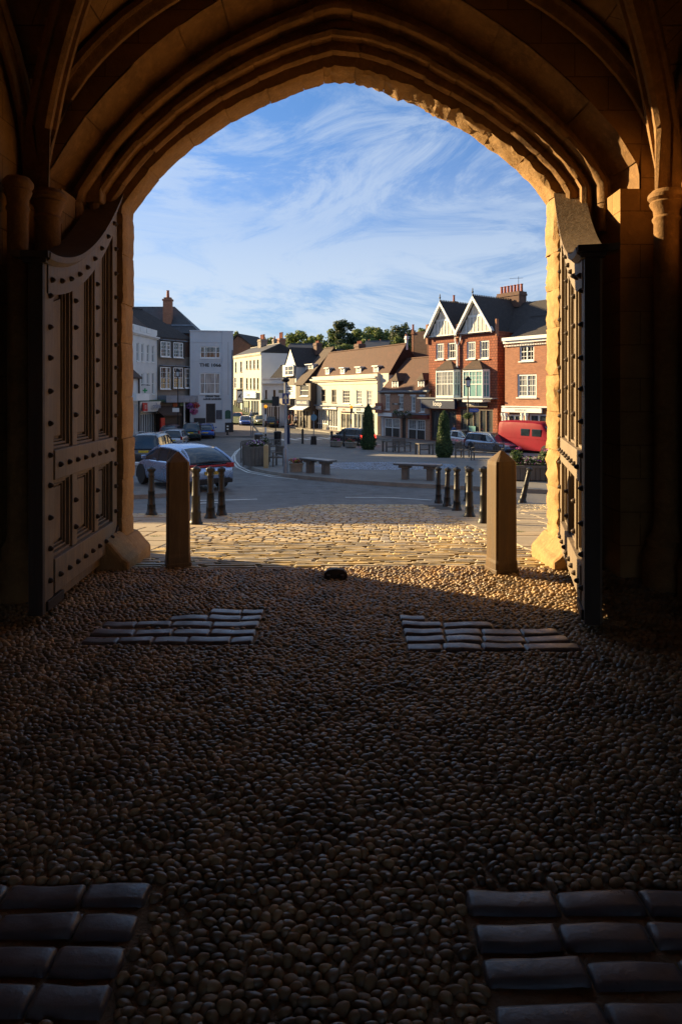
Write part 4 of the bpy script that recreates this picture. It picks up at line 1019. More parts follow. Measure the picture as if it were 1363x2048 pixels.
b.cornice(811, 815, 690, .45, M_lead, 'shop_canopy')
b.sign('BOOKS & GIFTS', 633, 674, 811, 818, -.15, M_white, M_blk, th=.12, size=.6); b.sign('gallery', 677, 702, 814.5, 823, -.15, simple('pink board', (.45,.34,.33), .6, .05, 1, 0), M_brnp, th=.12, size=.5); b.sign('BAKER', 707, 730, 815, 824, -.15, M_sky, M_blk, th=.12, size=.5)
yr = 2.5; u1r = b.uz(774, 747, .2)[0]; zrd = b.uz(800, 691, yr)[1]
b.gmat = M_brickd; b.part('side_bay', M_cream, (b.W+.003, u1r, .35, 4.4, 0, b.H)); rf = b.roof(yr, zrd, M_tile, .12, u0=.3, u1=u1r, y0=.45, z0=b.H-.05)
b.roof_sl = (zrd-b.H)/(yr-.45)
for x0, x1, y0, y1 in ((651,657.5,737,747),(681,688,736.5,747),(712.5,720.5,735,746),(747,755.5,733,745)): gdormer(b, x0, x1, y0, y1, .55, b.roof_sl, M_lead, False, cheek=M_lead)
# roof-top chimneys
def pchim(b, px, pt, pb, wpx, off, pots, mat, ph=.5, pr=.13):
    u, z1 = b.uz(px, pt, off); z0 = b.uz(px, pb, off)[1]; d = b.o[1]+b.n[1]*off+b.u[1]*u; w = wpx*d/F
    return b.chimney(u, off, z0-.4, z1, w*.95, w*.8, pots, mat, ph, pr=pr)
pchim(b, 719, 688, 701, 19, 3.2, 4, M_brickd, .35); pchim(b, 812, 672, 692, 5, 2.6, 1, M_stucco, .2)
CREAM = b
# --- dark timbered shop with brown roof
b = Bld('timbered_shop', 'narrow dark timber-framed shop with brown roof, navy fascia and a flat-topped dormer', 591, 620.6, 84.6, 62, 767, 6, M_brown_t, topx=606)
b.window(600,616,769.5,792,4,2,M_glass,fw=.1); b.shopfront(594,618,820,856,4,M_brnp,.1,glass=M_dark)
b.walls(); yr = 4.2; b.roof(yr, b.uz(648, 699, yr)[1], M_tileb, .3, u1=b.uz(667, 699, yr)[0]); s4 = (b.uz(648, 699, yr)[1]-b.H)/yr
gdormer(b, 612, 625, 729.5, 745, 1.6, s4, M_white, False, cheek=M_stucco)
b.sign('NEWS & FOOD', 592, 620, 800, 811, -.2, M_blue, M_letter, th=.2, size=.5); u0, u1, z0, z1 = b.rect(591, 619, 811, 818, -.2)
MB().prism([(-.2,z1),(-.2,z1-.1),(-1.1,z0-.1),(-1.1,z0)], 'x', u0, u1).build('awning', M_white, b.t)
pchim(b, 635, 686, 704, 15, 4.4, 4, M_brickd, .3)
# --- white gabled house
b = Bld('white_gabled_house', 'white house with steep pointed gable, dark roof and a projecting upper window', 569, 592, 90, 62, 733, 8, M_stucco, topx=581)
b.window(572,584,772,781,3,2,M_glass,fw=.08); b.shopfront(571,590,812,850,3,M_oxb,.3); b.walls()
u, zp = b.uz(580.8, 696); MB().prism([(0, b.H), (b.W, b.H), (b.W/2, zp)], 'y', 0, .3).build('gable', M_stucco, b.t)
MB().add([(-.15,-.1,b.H-.1),(b.W/2,-.1,zp+.12),(b.W+.15,-.1,b.H-.1),(-.15,8,b.H-.1),(b.W/2,8,zp+.12),(b.W+.15,8,b.H-.1)], [(0,1,4,3),(1,2,5,4),(3,4,5),(0,3,5,2)]).build('roof', M_tiled, b.t)
b.window(570.5,587,731,751,4,2,M_glass,fw=.12,off=-.4,hole=False,mull=(.4,)); b.pbox('jetty', M_stucco, 570, 588, 730, 753, -.38, -.003, 0); b.pbox('timber_panel', M_brown_t, 573, 589, 753, 770, -.05, -.003); b.pbox('awning', M_pave, 571, 592, 797, 809, -.9, -.003)
# --- low blue-white shop
b = Bld('low_shop', 'low pale blue-white shop building with stepped parapet and two narrow windows', 525, 569, 93, 24, 758, 6, M_sky if False else M_stucco, topx=547)
b.window(530,534,780,797,1,2,M_glass,frame=M_brnp,sill=True); b.window(546,551,780,796,1,2,M_glass,frame=M_brnp); b.shopfront(532, 560, 812, 850, 6, M_white, .3); b.walls()
b.cornice(766, 769, 547, .3); b.part('coping', M_white, (-.1, b.W+.1, -.1, .4, b.H, b.H+.12)); b.pbox('canopy', M_grnp, 526, 546, 800, 806, -.7, -.003)
b.roof(3.0, b.uz(560, 733, 3)[1], M_tiled, .1, u0=1.2)
# --- cream three-storey
b = Bld('corner_building', 'cream three-storey terrace end with plain grey flank, slate roof and shop below', 467, 522, 104, 62, 705, 6.5, M_cream, topx=522)
b.mat = M_cream
for x0, x1, y0, y1 in ((470,473,724,745),(480.4,484,723,744),(492,495.4,721,738),(499,502.5,720.5,738),(506.5,510,720,737.6),(514,517.5,719,737.6),(480,486,755,777),(492,495.6,756,778),(499.8,503,756,778),(506.5,510.5,756,779),(514,517.4,756,779)): b.window(x0, x1, y0, y1, 1, 2, M_glass, frame=M_brnp, fw=.06)
b.window(468,473,754,777,2,2,M_curt,fw=.1); b.shopfront(484,500,800,848,4,M_sky,.4); b.shopfront(502,518,800,848,3,M_sky,.3); b.shopfront(468,481,800,846,3,M_dark,.3); b.walls()
b.cornice(709, 713, 500, .22); b.part('flank_render', M_greyw, (b.W+.003, b.W+.03, .003, b.dep, 0, b.H))
b.sign('Coop', 483, 513, 783, 796, -.3, simple('pale blue board', (.34,.46,.62), .5, .05, 1, 0), M_blue, th=.15, size=.6); b.pbox('green_poster', M_grnp, 488, 497, 803, 815, -.02, .04)
yr = 3.1; b.gmat = M_greyw; b.roof(yr, b.uz(548, 690, yr)[1], M_slate, .1); pchim(b, 525, 679, 694, 18, 3.0, 3, M_pebd, .8, .2)
c = pchim(b, 549, 678, 694, 9, 3.6, 1, M_pebd, .4); pchim(b, 562, 677, 740, 16, 5.4, 3, M_brick, 1.0, .14)
# --- gable-ended brick house behind
b = Bld('brick_house', 'brown brick house end with a dark sloping verge behind the pub parapet', 455, 501, 122, 20, 691, 8, M_brickd, topx=490)
b.walls(); b.t['label'] = 'brown brick house end with dark verge seen just right of the white pub parapet'
MB().prism([(0, b.H), (b.W, b.H), (b.W*.45, b.uz(478, 672)[1])], 'y', 0, .3).build('gable', M_brickd, b.t); MB().prism([(-.2, b.H-.1), (b.W*.45, b.uz(478, 670)[1]), (b.W+.2, b.H-.1), (b.W+.2, b.H+.1), (b.W*.45, b.uz(478, 670)[1]+.3), (-.2, b.H+.1)], 'y', -.15, 8).build('roof', M_tiled, b.t)

# --- the white pub
b = Bld('pub', 'narrow tall white pub with flat parapet, black lettering and three-part windows', 380, 466, 77, -12, 664, 5, M_greyw, topx=466)
b.window(400.5,440,693,716,6,2,M_glass,fw=.09,mull=(.24,.77),frame=M_white); b.window(399.6,440,746,788,3,2,M_curt,fw=.1,mull=(.25,.75)); b.window(411.8,430.8,807,846,1,1,M_dark,frame=M_brnp,fw=.1,sill=False,name='doorway')
b.walls(); b.part('coping', M_greyw, (-.05, b.W+.06, -.08, .3, b.H, b.H+.12))
u = b.uz(444.6, 700)[0]; b.part('corner_pilaster', M_greyw, (u, b.W+.002, -.07, -.002, 0, b.H-.003)); zz1 = b.uz(440, 684)[1]; zz2 = b.uz(440, 722)[1]
b.part('string_course', M_greyw, (0, u-.003, -.04, -.002, zz1-.06, zz1), (0, u-.003, -.045, -.002, zz2-.06, zz2)); b.part('groove', M_blk, (b.uz(456,700)[0], b.uz(456,700)[0]+.03, -.074, -.071, b.uz(456,790)[1], zz1))
b.sign('THE 1066', 397, 444, 725, 736, -.01, None, M_blk, board=False, bold=.02); b.sign('CREAM TEAS\nLARGE GARDEN', 405, 444, 790, 801, -.02, None, M_blk, board=False, bold=.015)
b.pbox('blackboard', simple('blackboard', (.05,.055,.075), .6, .3, 3, 0), 432, 444, 820, 838.5, -.06, -.003); u0, u1, z0, z1 = b.rect(450, 461.6, 820, 837.6); c = (u0+u1)/2; r = (u1-u0)/2
MB().prism([(u0,z0),(u1,z0),(u1,z1-r*.7)]+[(c+r*math.cos(R(t)), z1-r*.7+r*.7*math.sin(R(t))) for t in range(20, 180, 20)]+[(u0,z1-r*.7)], 'y', -.12, -.073).build('arched_board', M_grnp, b.t)
b.part('plinth', M_blk, (b.uz(450,850)[0], b.W+.03, -.13, -.075, -.1, b.uz(458,845)[1])); b.part('plinth', M_blk, (b.uz(388,850)[0], b.uz(411,850)[0], -.06, -.003, -.1, b.uz(400,836)[1]))
b.part('downpipe', M_blk, (b.W-.12, b.W-.04, -.16, -.075, .8, b.uz(466,700)[1]))
PUB = b
# --- bay-fronted shop
b = Bld('bay_fronted_building', 'grey-brown building with two floors of dark-framed oriel sashes, lead canopy and dark hipped roof', 315, 386, 77.3, -56, 676, 8, M_pebd, topx=350)
for x0, x1, y0, y1 in ((320.7,341,683,713.5),(346,366,685,715),(320,341,734,778),(346,366,735,776),(369,387,737,776)):
    u0, u1, z0, z1 = b.rect(x0, x1, y0, y1); o_ = .35
    w = b.window(x0+.5, x1-.5, y0, y1, 4, 4, M_glass, fw=.09, off=-.38, hole=False, mull=(.6,)); b.part('oriel', M_blk, (u0-.02, u1+.02, -.36, -.003, z0-.08, z1+.10), parent=w); b.part('oriel_roof', M_lead, (u0-.12, u1+.12, -.6, -.003, z1+.103, z1+.18), parent=w)
b.shopfront(322, 345, 812, 872, 2, M_brnp, .3, glass=M_dark); b.shopfront(350, 384, 808, 866, 4, M_brnp, .2, glass=M_dark); b.walls()
b.pbox('brick_panel', M_brickd, 367, 385, 684, 714, -.04, -.003)
za = b.uz(350, 791)[1]; b.part('lead_canopy', M_lead, (.1, b.W+1.6, -1.3, -.003, za-.75, za)); b.part('porch_post', M_white, (b.uz(368,830,-1.1)[0], b.uz(368,830,-1.1)[0]+.12, -1.15, -1.03, 0, za-.75))
m = MB(); rz_ = b.uz(300, 623, 3.6)[1]; b.roof(3.6, rz_, M_tiled, .3, u0=-7, hipr=4.2)
b.pbox('fascia_sign', simple('orange board', (.5,.10,.03), .5, .1, 2, 0), 345, 355, 806, 813, -.12, -.003); b.pbox('fascia_sign', simple('pale green board', (.25,.42,.25), .5, .1, 2, 0), 359, 366, 806, 812, -.12, -.003)
# timber porch roof
u0, z1 = b.uz(312, 818, -1.5); u1 = b.uz(350, 818, -1.5)[0]; MB().prism([(-2.6,z1-.75),(-2.6,z1-.62),(-.8,z1+.3),(-.8,z1+.1)], 'x', u0, u1).build('porch_roof', M_tileb, b.t); b.part('porch_wall', M_brown_t, (u0+.5, u1-.4, -2.2, -.9, 0, z1-.5)); b.part('post_box_panel', M_red, (u0+.0, u0+.5, -2.3, -2.1, .2, z1-.9))
# --- white stucco building
b = Bld('stucco_building', 'white stucco three-storey building with panelled parapet and narrow windows on the left', 250, 314.5, 73, -86, 661, 8, M_stucco, topx=314)
for x0, x1 in ((283,287.5),(294,298.5),(304,308.5),(273.5,278)):
    k = (x0-283)/21*4; b.window(x0, x1, 687+k, 723+k*.4, 1, 2, M_curt, fw=.07); b.window(x0, x1, 746-k*.2, 789-k*.2, 1, 2, M_curt, fw=.07)
b.shopfront(276, 313, 826, 875, 8, M_white, .2); b.walls(); b.cornice(674, 679, 310, .3, M_stucco)
zc1, zc2 = b.H-.55, b.H-.1; b.part('parapet_panel', M_stucco, *[(q, q+1.5, -.05, -.003, zc1, zc2) for q in np.arange(.3, b.W-1.6, 1.8)])
b.roof(3.5, b.uz(290, 632, 3.5)[1], M_tileb, .1, z0=b.H-.3, y0=.5)
b.part('canopy', M_grnp, (b.W-9, b.W-.05, -1.0, -.003, b.uz(300,802)[1]-.08, b.uz(300,802)[1]+.12))
u0, u1 = b.uz(282, 815, -1.1)[0], b.uz(322, 815, -1.1)[0]; z1 = b.uz(302, 803, -1.1)[1]; z0 = b.uz(302, 824, -1.1)[1]
sgn = MB().prism([(-.9,z1),(-1.1,z1),(-.75,z0),(-.6,z0)], 'x', u0, u1).build('sign', M_white, b.t)
Ms = Matrix.Translation((0,0,0))
lg = MB().prism([(u0+.5,z0+.15),(u0+1.7,z0+.1),(u0+1.6,z1-.12),(u0+.4,z1-.1)], 'y', -1.16, -1.10).build('logo', M_red, sgn); lt = MB(); text_mb(lt, 'online', .75, Matrix.Translation((u0+4.4, -1.13, (z0+z1)/2+.05)), sx=1.3, bold=.02); lt.build('lettering', simple('grey lettering', (.25,.28,.36), .5, .05, 1, 0), sgn, fix=False)
lg2 = MB(); text_mb(lg2, '12', .5, Matrix.Translation((u0+1.05, -1.17, (z0+z1)/2)), bold=.01); lg2.build('lettering', M_letter, sgn, fix=False)
# --- eaves of the nearest shop on the left
b = Bld('near_shop', 'white shop just showing past the left jamb with brown tiled eaves and downpipe', 200, 277, 61, -84, 752, 6, M_stucco, topx=276)
b.shopfront(262, 275, 806, 880, 4, M_white, .3); b.walls(); b.roof(3, b.H+2.6, M_tileb, .5); b.sign('', 262, 288, 787, 801, -.55, M_white, M_blk, th=.5); b.part('downpipe', M_blk, (b.W-.25, b.W-.13, -.2, -.08, 0, b.H-.2))
# --- big roofed hall behind
h = thing('hall', 'large building with a great dark hipped roof rising behind the left shops', 'building', (-25, 79, gz(79)))
MB().box(-10, 7.6, 1, 5, -.3, 11.6).build('wall', M_brickd, h)
m = MB(); e = .3; z0, z1 = 11.5, 15.0; m.add([(-10-e,.6,z0),(8.6,.6,z0),(8.6,5+e,z0),(-10-e,5+e,z0),(-10-e,3.6,z1),(4.9,3.6,z1)], [(0,1,5,4),(1,2,5),(2,3,4,5),(0,4,3),(0,3,2,1)]); rf = m.build('roof', M_slate, h)
m = MB(); m.box(4.0,5.0,1.6,2.3,12.3,15.45).box(3.92,5.08,1.52,2.38,15.45,15.65).box(4.08,4.92,1.68,2.22,15.65,15.85); c = m.build('chimney', M_brick, h); MB().lathe([(.22,0),(.18,.15),(.15,.8),(.19,.85)], (4.5,1.95,15.85), 8).build('chimney_pot', M_pot, c)
m = MB(); m.box(5.1,7.6,1.35,1.6,12.45,12.6); m.build('flashing', M_lead, h)
# --- brick block behind the cafe
b = Bld('brick_block', 'square dark brick block with tall stacks rising behind the cafe roof', 825, 856, 72, 40, 663, 5, M_brickd, topx=840)
b.walls(); pchim(b, 825.5, 662, 700, 5, .1, 1, M_brick, .7); pchim(b, 857, 652, 720, 6, .1, 1, M_brick, .2)
# --- slate roofed houses among the trees
for px0, px1, py0, py1, d, lab in ((571,620,689,706,112,'dark slate roof behind the white pointed gable'),(727,774,683,697,112,'blue-grey slate roof with little dormers among the trees')):
    b = Bld('slate_roofed_house', lab, px0, px1, d, 10, py1, 6, M_brickd, topx=(px0+px1)/2); b.walls(); b.roof(3, b.uz((px0+px1)/2, py0, 3)[1], M_slate, .3)
    if px0 > 700: pchim(b, 737, 681, 690, 4, 3, 1, M_pebd, .2); pchim(b, 760, 681, 690, 4, 3, 1, M_pebd, .2)
# --- tall buildings along the west side, out of frame: their shade lies over the square
b = thing('terrace_building', 'brick terrace along the west side of the square, out of the picture, shading it', 'building', (-45, 28.1, -2.65))
M = Matrix.Rotation(R(-4), 4, 'Z')
MB(M).box(0, 22, .6, 31, -.5, 11.2).build('wall', M_brick, b); MB(M).prism([(0, 11.2),(22,11.2),(20,11.9),(2,11.9)], 'y', 6, 31).build('roof', M_tiled, b)
# ------------------------------------------------------------------ square: island, pavements, markings
M_isl = simple('square paving', (.155,.145,.132), .8, .2, .5, .4, 30)
isl = [G(*p) for p in ((486,903),(484,912),(486,922),(494,932),(515,943),(560,952),(620,958.5),(700,965.5),(780,971),(860,975),(960,980),(1085,986),(1200,990),(1200,918),(1085,911),(1000,906),(940,904),(850,901),(760,899),(700,897),(640,893),(600,890),(560,888),(530,886),(505,886),(492,893))]
def smooth_poly(P, n=1):
    for _ in range(n):
        Q = []
        for a, b in zip(P, P[1:]+P[:1]): Q += [(a[0]*.75+b[0]*.25, a[1]*.75+b[1]*.25), (a[0]*.25+b[0]*.75, a[1]*.25+b[1]*.75)]
        P = Q
    return P
isl = smooth_poly(isl, 2)
gridslab('traffic_island', isl, 0, .11, M_isl, M_kerb); kerbline('kerb', isl+[isl[0]], .14, .006, .11)
kr = [G(*p) for p in ((520,848.5),(560,852.5),(600,858),(700,871),(800,884),(870,892),(985,900),(1085,908),(1180,914))]
pv = kr+[(x+9, y+5) for x, y in kr[::-1]]
M_pv2 = simple('pink pavement slabs', (.155,.125,.11), .85, .2, .8, .3, 20)
gridslab('pavement', pv, 0, .12, M_pv2, M_kerb); kerbline('kerb', kr, .15, .006, .12)
lp = [(-26,30),(-15.9,30),(-15.6,62),(-14.2,69.3),(-8.6,69.6),(-8.1,71.3),(-10,80),(-12.6,96),(-30,110)]
gridslab('pavement', lp, 0, .12, M_pv2, M_kerb); kerbline('kerb', lp[:-1], .15, .006, .12)
lk = [G(*p) for p in ((180,976),(300,980),(331,986),(333,993),(300,996),(180,999))]
gridslab('pavement', lk, 0, .10, M_pave, M_kerb)
# round mosaic of blue-grey cobbles set in the island
cx_, cy_ = G(770, 936); m = MB(); rg = random.Random(2); R_ = 3.35
for rr in np.arange(.15, R_, .17):
    n = max(5, int(2*math.pi*rr/.17))
    for k in range(n):
        a = 2*math.pi*(k+rg.random()*.3)/n; px_, py_ = cx_+rr*math.cos(a), cy_+rr*math.sin(a)*.95; z = gz(py_)+.112; s_ = .068
        m.add([(px_-s_,py_-s_,z),(px_+s_,py_-s_,z),(px_+s_,py_+s_,z),(px_-s_,py_+s_,z),(px_,py_,z+.035)], [(0,1,4),(1,2,4),(2,3,4),(3,0,4)])
tag(m.build('cobbled_circle', stonevar('blue grey cobble', (.16,.21,.28), .35, .7), fix=False), kind='structure')
ribbon('road_marking', [G(395,1000.5), G(470,999), G(600,994.5)], .16, -.008, M_line, (.55,.30)); ribbon('road_marking', [G(395,1006), G(500,1001.5), G(560,999)], .16, -.0075, M_line, (.55,.30))
ribbon('road_marking', [G(690,994), G(780,994.5), G(862,999.5)], .12, -.008, M_line)
dl = [(489,890),(476,901),(469,911),(470,921),(479,932),(500,942),(545,950.5),(600,956)]
ribbon('road_marking', [G(*p) for p in dl], .10, -.008, M_line); ribbon('road_marking', [G(p[0]-5, p[1]+2.2) for p in dl], .10, -.0078, M_line)
ribbon('road_marking', [G(498,853), G(545,861), G(600,869), G(680,880), G(800,894)], .18, -.008, M_line, (2.2,2.2))
c0 = Vector((*G(628,877), 0)); rd = Vector((.42,-.90,0)).normalized(); nr = Vector((.9,.42,0))
for k in range(-3, 4):
    c = c0+nr*k*1.15; a = c-rd*1.5; b_ = c+rd*1.5; ribbon('zebra_stripe', [(a.x, a.y), (b_.x, b_.y)], .58, -.007, M_line)
ribbon('road_marking', [G(470,877), G(560,880)], .15, -.008, M_line)

# ------------------------------------------------------------------ bollards
def bollard_mesh(t, h, mat):
    m = MB(); s = h
    m.lathe([(.115,-.06),(.115,.05*s),(.098,.075*s),(.088,.10*s),(.080,.20*s),(.084,.215*s),(.084,.235*s),(.075,.25*s),(.066,.48*s),(.071,.49*s),(.071,.51*s),(.065,.52*s),(.058,.80*s),(.066,.81*s),(.066,.835*s),(.058,.85*s),(.060,.90*s)], n=12)
    m.build('shaft', mat, t, smooth=35)
    m = MB(); m.lathe([(.060,.895*s),(.082,.905*s),(.086,.925*s),(.086,.955*s),(.078,.965*s),(.022,.995*s),(.012,1.0*s)], n=8); m.build('cap', mat, t)
    for z in (.225,.50,.823): 
        for k in range(4): pass
first = None
BL = [(303,1030,'single iron bollard behind the left timber post, nearest the left jamb'),(392,1050,'nearest iron bollard of the left trio, just right of the left timber post'),(421,1038,'middle iron bollard of the left trio'),(443,1031,'farthest, rightmost iron bollard of the left trio in front of the silver hatchback'),
      (876,1005,'leftmost and farthest iron bollard of the right row'),(893,1012,'second iron bollard from the left in the right row'),(913,1022,'third iron bollard from the left in the right row'),(938,1035,'fourth iron bollard, with another right behind it'),(967,1048,'nearest iron bollard of the right row touching the right timber post'),(934,1001,'iron bollard half hidden behind the fourth of the right row'),(1043,1004,'iron bollard leaning to the right in front of the flower planter')]
for i, (px, py, lab) in enumerate(BL):
    x, y, z = gd(px, py)
    if first is None:
        first = thing('bollard', 'black cast iron bollard: '+lab, 'bollard', (x, y, z-.01), 0, 'black iron bollards round the forecourt'); bollard_mesh(first, 1.0, M_black); o = first
    else: o = dup(first, (x, y, z-.01), random.uniform(0, 1), lab)
    o['label'] = lab
    if px == 1043: o.rotation_euler = (R(-4), R(14), 0)
    if px == 893: o.rotation_euler = (0, R(1.5), 0)
# plain posts on the square
pb0 = None
for px, py, h, lab in ((605,887,.95,'plain black post on the island beside the portable sign'),(663,893,.95,'plain black post beside the first stone flower bowl'),(688,893,.9,'plain black post between the two stone flower bowls')):
    x, y, z = gd(px, py, .11)
    if pb0 is None:
        pb0 = thing('black_post', lab, 'post', (x, y, z), 0, 'plain black posts'); MB().lathe([(.12,-.05),(.12,.05),(.10,.08),(.10,h*1.25),(.07,h*1.32),(.02,h*1.34)], n=12).build('shaft', M_black, pb0, smooth=35)
    else: dup(pb0, (x, y, z), 0, lab)
t = thing('banded_bollard', 'black bollard with two white bands on the pavement before the pub', 'bollard', gd(455,870,.12)); MB().lathe([(.13,-.05),(.13,.05),(.10,.1),(.10,1.0),(.05,1.08)], n=10).build('shaft', M_black, t, smooth=35)
for z in (.55, .85): MB().lathe([(.104,z),(.104,z+.14)], n=10).build('band', M_white, t)

# ------------------------------------------------------------------ cars
M_tyre = simple('tyre', (.015,.015,.016), .85, .2, 5, .1); M_hub = simple('alloy', (.32,.33,.35), .35, .1, 5, 0, metal=.8); M_cg = glassy('car glass', (.012,.02,.028), .04)
def emis(name, c, s):
    m, n, b = newmat(name); b.inputs['Base Color'].default_value = (*c, 1); b.inputs['Emission Color'].default_value = (*c, 1); b.inputs['Emission Strength'].default_value = s; b.inputs['Roughness'].default_value = .2; return m
M_tail = simple('tail lamp', (.30,.015,.02), .2, .3, 9, 0); M_tailon = emis('lit brake lamp', (1,.05,.03), 3.0); M_head = simple('head lamp', (.55,.58,.6), .12, .2, 9, 0); M_plateY = simple('yellow plate', (.62,.42,.02), .4, .03, 1, 0); M_plateW = simple('white plate', (.65,.65,.62), .4, .03, 1, 0)
STY = {
 'hatch': dict(L=4.25, W=1.78, H=1.45, T=(0,.015,.06,.2,.4,.6,.74,.86,.955,1), zt=(.70,.86,.95,.97,.95,.93,.93,.84,.70,.52), zb=(.36,.26,.2,.18,.17,.17,.18,.2,.24,.34), wf=(.84,.93,.97,1,1,1,.99,.96,.85,.62), gh=(.02,.80,.13,.60,.26,.52)),
 'estate': dict(L=4.6, W=1.76, H=1.46, T=(0,.015,.06,.2,.4,.6,.74,.86,.955,1), zt=(.66,.84,.92,.92,.90,.89,.88,.80,.68,.50), zb=(.38,.28,.22,.18,.17,.17,.18,.2,.24,.34), wf=(.88,.95,.98,1,1,1,.99,.95,.84,.62), gh=(.012,.74,.05,.56,.08,.48)),
 'mpv': dict(L=4.4, W=1.78, H=1.66, T=(0,.015,.06,.2,.4,.6,.76,.88,.96,1), zt=(.70,.92,.98,.98,.97,.96,.96,.88,.74,.55), zb=(.40,.30,.24,.2,.2,.2,.2,.22,.26,.36), wf=(.90,.96,.99,1,1,1,.99,.95,.86,.66), gh=(.01,.80,.045,.62,.07,.54)),
 'saloon': dict(L=4.4, W=1.72, H=1.41, T=(0,.02,.08,.2,.4,.6,.72,.86,.955,1), zt=(.72,.88,.94,.94,.90,.88,.88,.80,.68,.50), zb=(.38,.28,.22,.18,.17,.17,.18,.2,.24,.34), wf=(.80,.90,.96,1,1,1,.99,.95,.84,.62), gh=(.03,.76,.17,.58,.27,.50)),
}
ROOF = {  # (position along the car from tail to nose, height of the cabin line as a fraction)
 'hatch': ([(.005,0),(.05,.34),(.12,.62),(.20,.84),(.27,.93),(.36,.985),(.45,1),(.53,.98),(.60,.90),(.68,.62),(.80,0)], 3, 8),
 'estate': ([(.010,0),(.03,.5),(.055,.88),(.08,.95),(.20,.985),(.36,1),(.48,.985),(.55,.93),(.60,.75),(.67,.42),(.75,0)], 2, 7),
 'mpv': ([(.008,0),(.025,.5),(.045,.9),(.07,.96),(.20,.99),(.38,1),(.52,.985),(.60,.93),(.66,.72),(.73,.40),(.81,0)], 2, 7),
 'saloon': ([(.10,0),(.16,.45),(.22,.80),(.27,.93),(.34,.99),(.40,1),(.47,.99),(.53,.93),(.59,.72),(.66,.40),(.74,0)], 3, 7)}
for k_, v_ in dict(hatch=.53, estate=.48, mpv=.52, saloon=.47).items(): STY[k_]['bp'] = v_
def car(style, label, col, x, y, z, hd, brake=False, metal=.55, plate='', yellow=False, group=None, parts=True, name='parked_car', tint=None, rack=False):
    S = STY[style]; L_, W_, H_ = S['L'], S['W'], S['H']; rz = math.atan2(hd[1], hd[0]); t = thing(name, label, 'car', (x, y, z), rz, group)
    X = lambda q: (q-.5)*L_; P = paint('car paint '+label[:12], col, .28, metal); m = MB(); rings = []
    for q, zt, zb, wf in zip(S['T'], S['zt'], S['zb'], S['wf']):
        w = W_/2*wf; zm = zb+(zt-zb)*.55
        half = [(.80*w, zb), (.97*w, zb+.07), (1.0*w, zb+.2), (1.0*w, zm), (.975*w, zt-.09), (.90*w, zt-.01), (.55*w, zt+.012)]
        rings.append([(X(q), a, b) for a, b in half]+[(X(q), -a, b) for a, b in half[::-1]])
    m.loft(rings); body = m.build('body', P, t, smooth=True, sub=1)
    hw = W_/2; zbelt = S['zt'][4]-.05; R_, ir, iw = ROOF[style]; rings = []
    for q, f in R_:
        zr = zbelt+f*(H_-zbelt); wb = hw*.905; wr = hw*(.905-.26*f); k = .80
        half = [(wb, zbelt-.02), (wb-(wb-wr)*.62, zbelt+(zr-zbelt)*k), (wr-.02, zr-.015*f-.005), (wr*.55, zr+.012*f), (0, zr+.02*f)]
        rings.append([(X(q)+(.05*f*0), a, b) for a, b in half]+[(X(q)+0, -a, b) for a, b in half[:-1][::-1]])
    gl = MB(); pt = MB(); base_ = [p for r in rings for p in r]; gl.v = list(base_); pt.v = list(base_)
    for a in range(len(rings)-1):
        for b in range(8):
            fc = (a*9+b, (a+1)*9+b, (a+1)*9+b+1, a*9+b+1); isg = b in (0, 7) or a < ir or a >= iw
            (gl if isg else pt).f.append(fc); (gl if isg else pt).m.append(0)
    win = gl.build('windows', M_cg, t, smooth=40); pt.build('roof', P, t, smooth=50)
    for b in (1, 7): MB().tube([tuple(Vector(rings[a][b])) for a in range(len(rings))], .030, 6).build('pillar', P, t)
    for b in (2, 6):
        for lo, hi in ((0, ir), (iw, len(rings)-1)): MB().tube([rings[a][b] for a in range(lo, hi+1)], .035, 6).build('pillar', P, t)
    for qa in (S['bp'], S['bp']-.21):
        for sg in (0, 8):
            a = min(range(len(R_)), key=lambda n_: abs(R_[n_][0]-qa)); c_ = 1 if sg == 0 else 7; MB().tube([rings[a][sg], rings[a][c_]], .035, 5).build('pillar', M_blk, t)
    for q in (.185, .80):
        for sg in (1, -1):
            xx = X(q); yy = sg*(W_/2-.01)
            wm_ = MB(); M = Matrix.Translation((xx, yy-sg*.10, .315)) @ Matrix.Rotation(R(90)*-sg, 4, 'X')
            wm_.lathe([(.20,-.1),(.30,-.1),(.318,-.07),(.318,.07),(.30,.105),(.205,.112)], n=20, M=M); wh = wm_.build('wheel', M_tyre, t, smooth=35)
            MB().lathe([(.205,.06),(.205,.098),(.16,.085),(.05,.095),(.04,.10)], n=14, M=M).build('rim', M_hub, wh)
            ar = MB(); ar.prism([(xx+.375*math.cos(R(a)), .33+.375*math.sin(R(a))) for a in range(-15, 196, 15)], 'y', sg*(W_/2*.93), sg*(W_/2+.004)); ar.build('wheel_arch', M_tyre, t)
    zr = S['zt'][2]
    for sg in (1, -1):
        y0, y1 = sorted((sg*W_*.455, sg*W_*.30)); mm = MB()
        if style in ('estate', 'mpv'): y0, y1 = sorted((sg*W_*.47, sg*W_*.38)); mm.box(X(0)-.015, X(0)+.12, y0, y1, zr-.30, zr-.01)
        else: mm.box(X(0)-.01, X(0)+.20, y0, y1, zr-.19, zr-.04)
        mm.build('tail_lamp', M_tailon if brake else M_tail, t, bevel=.02)
        y0, y1 = sorted((sg*W_*.43, sg*W_*.27)); MB().box(X(1)-.30, X(1)-.03, y0, y1, .58, .70).build('head_lamp', M_head, t, bevel=.03)
        MB().box(X(.70)-.05, X(.70)+.05, *sorted((sg*W_*.5, sg*(W_*.5+.16))), zbelt+.03, zbelt+.15).build('mirror', P, t, bevel=.03)
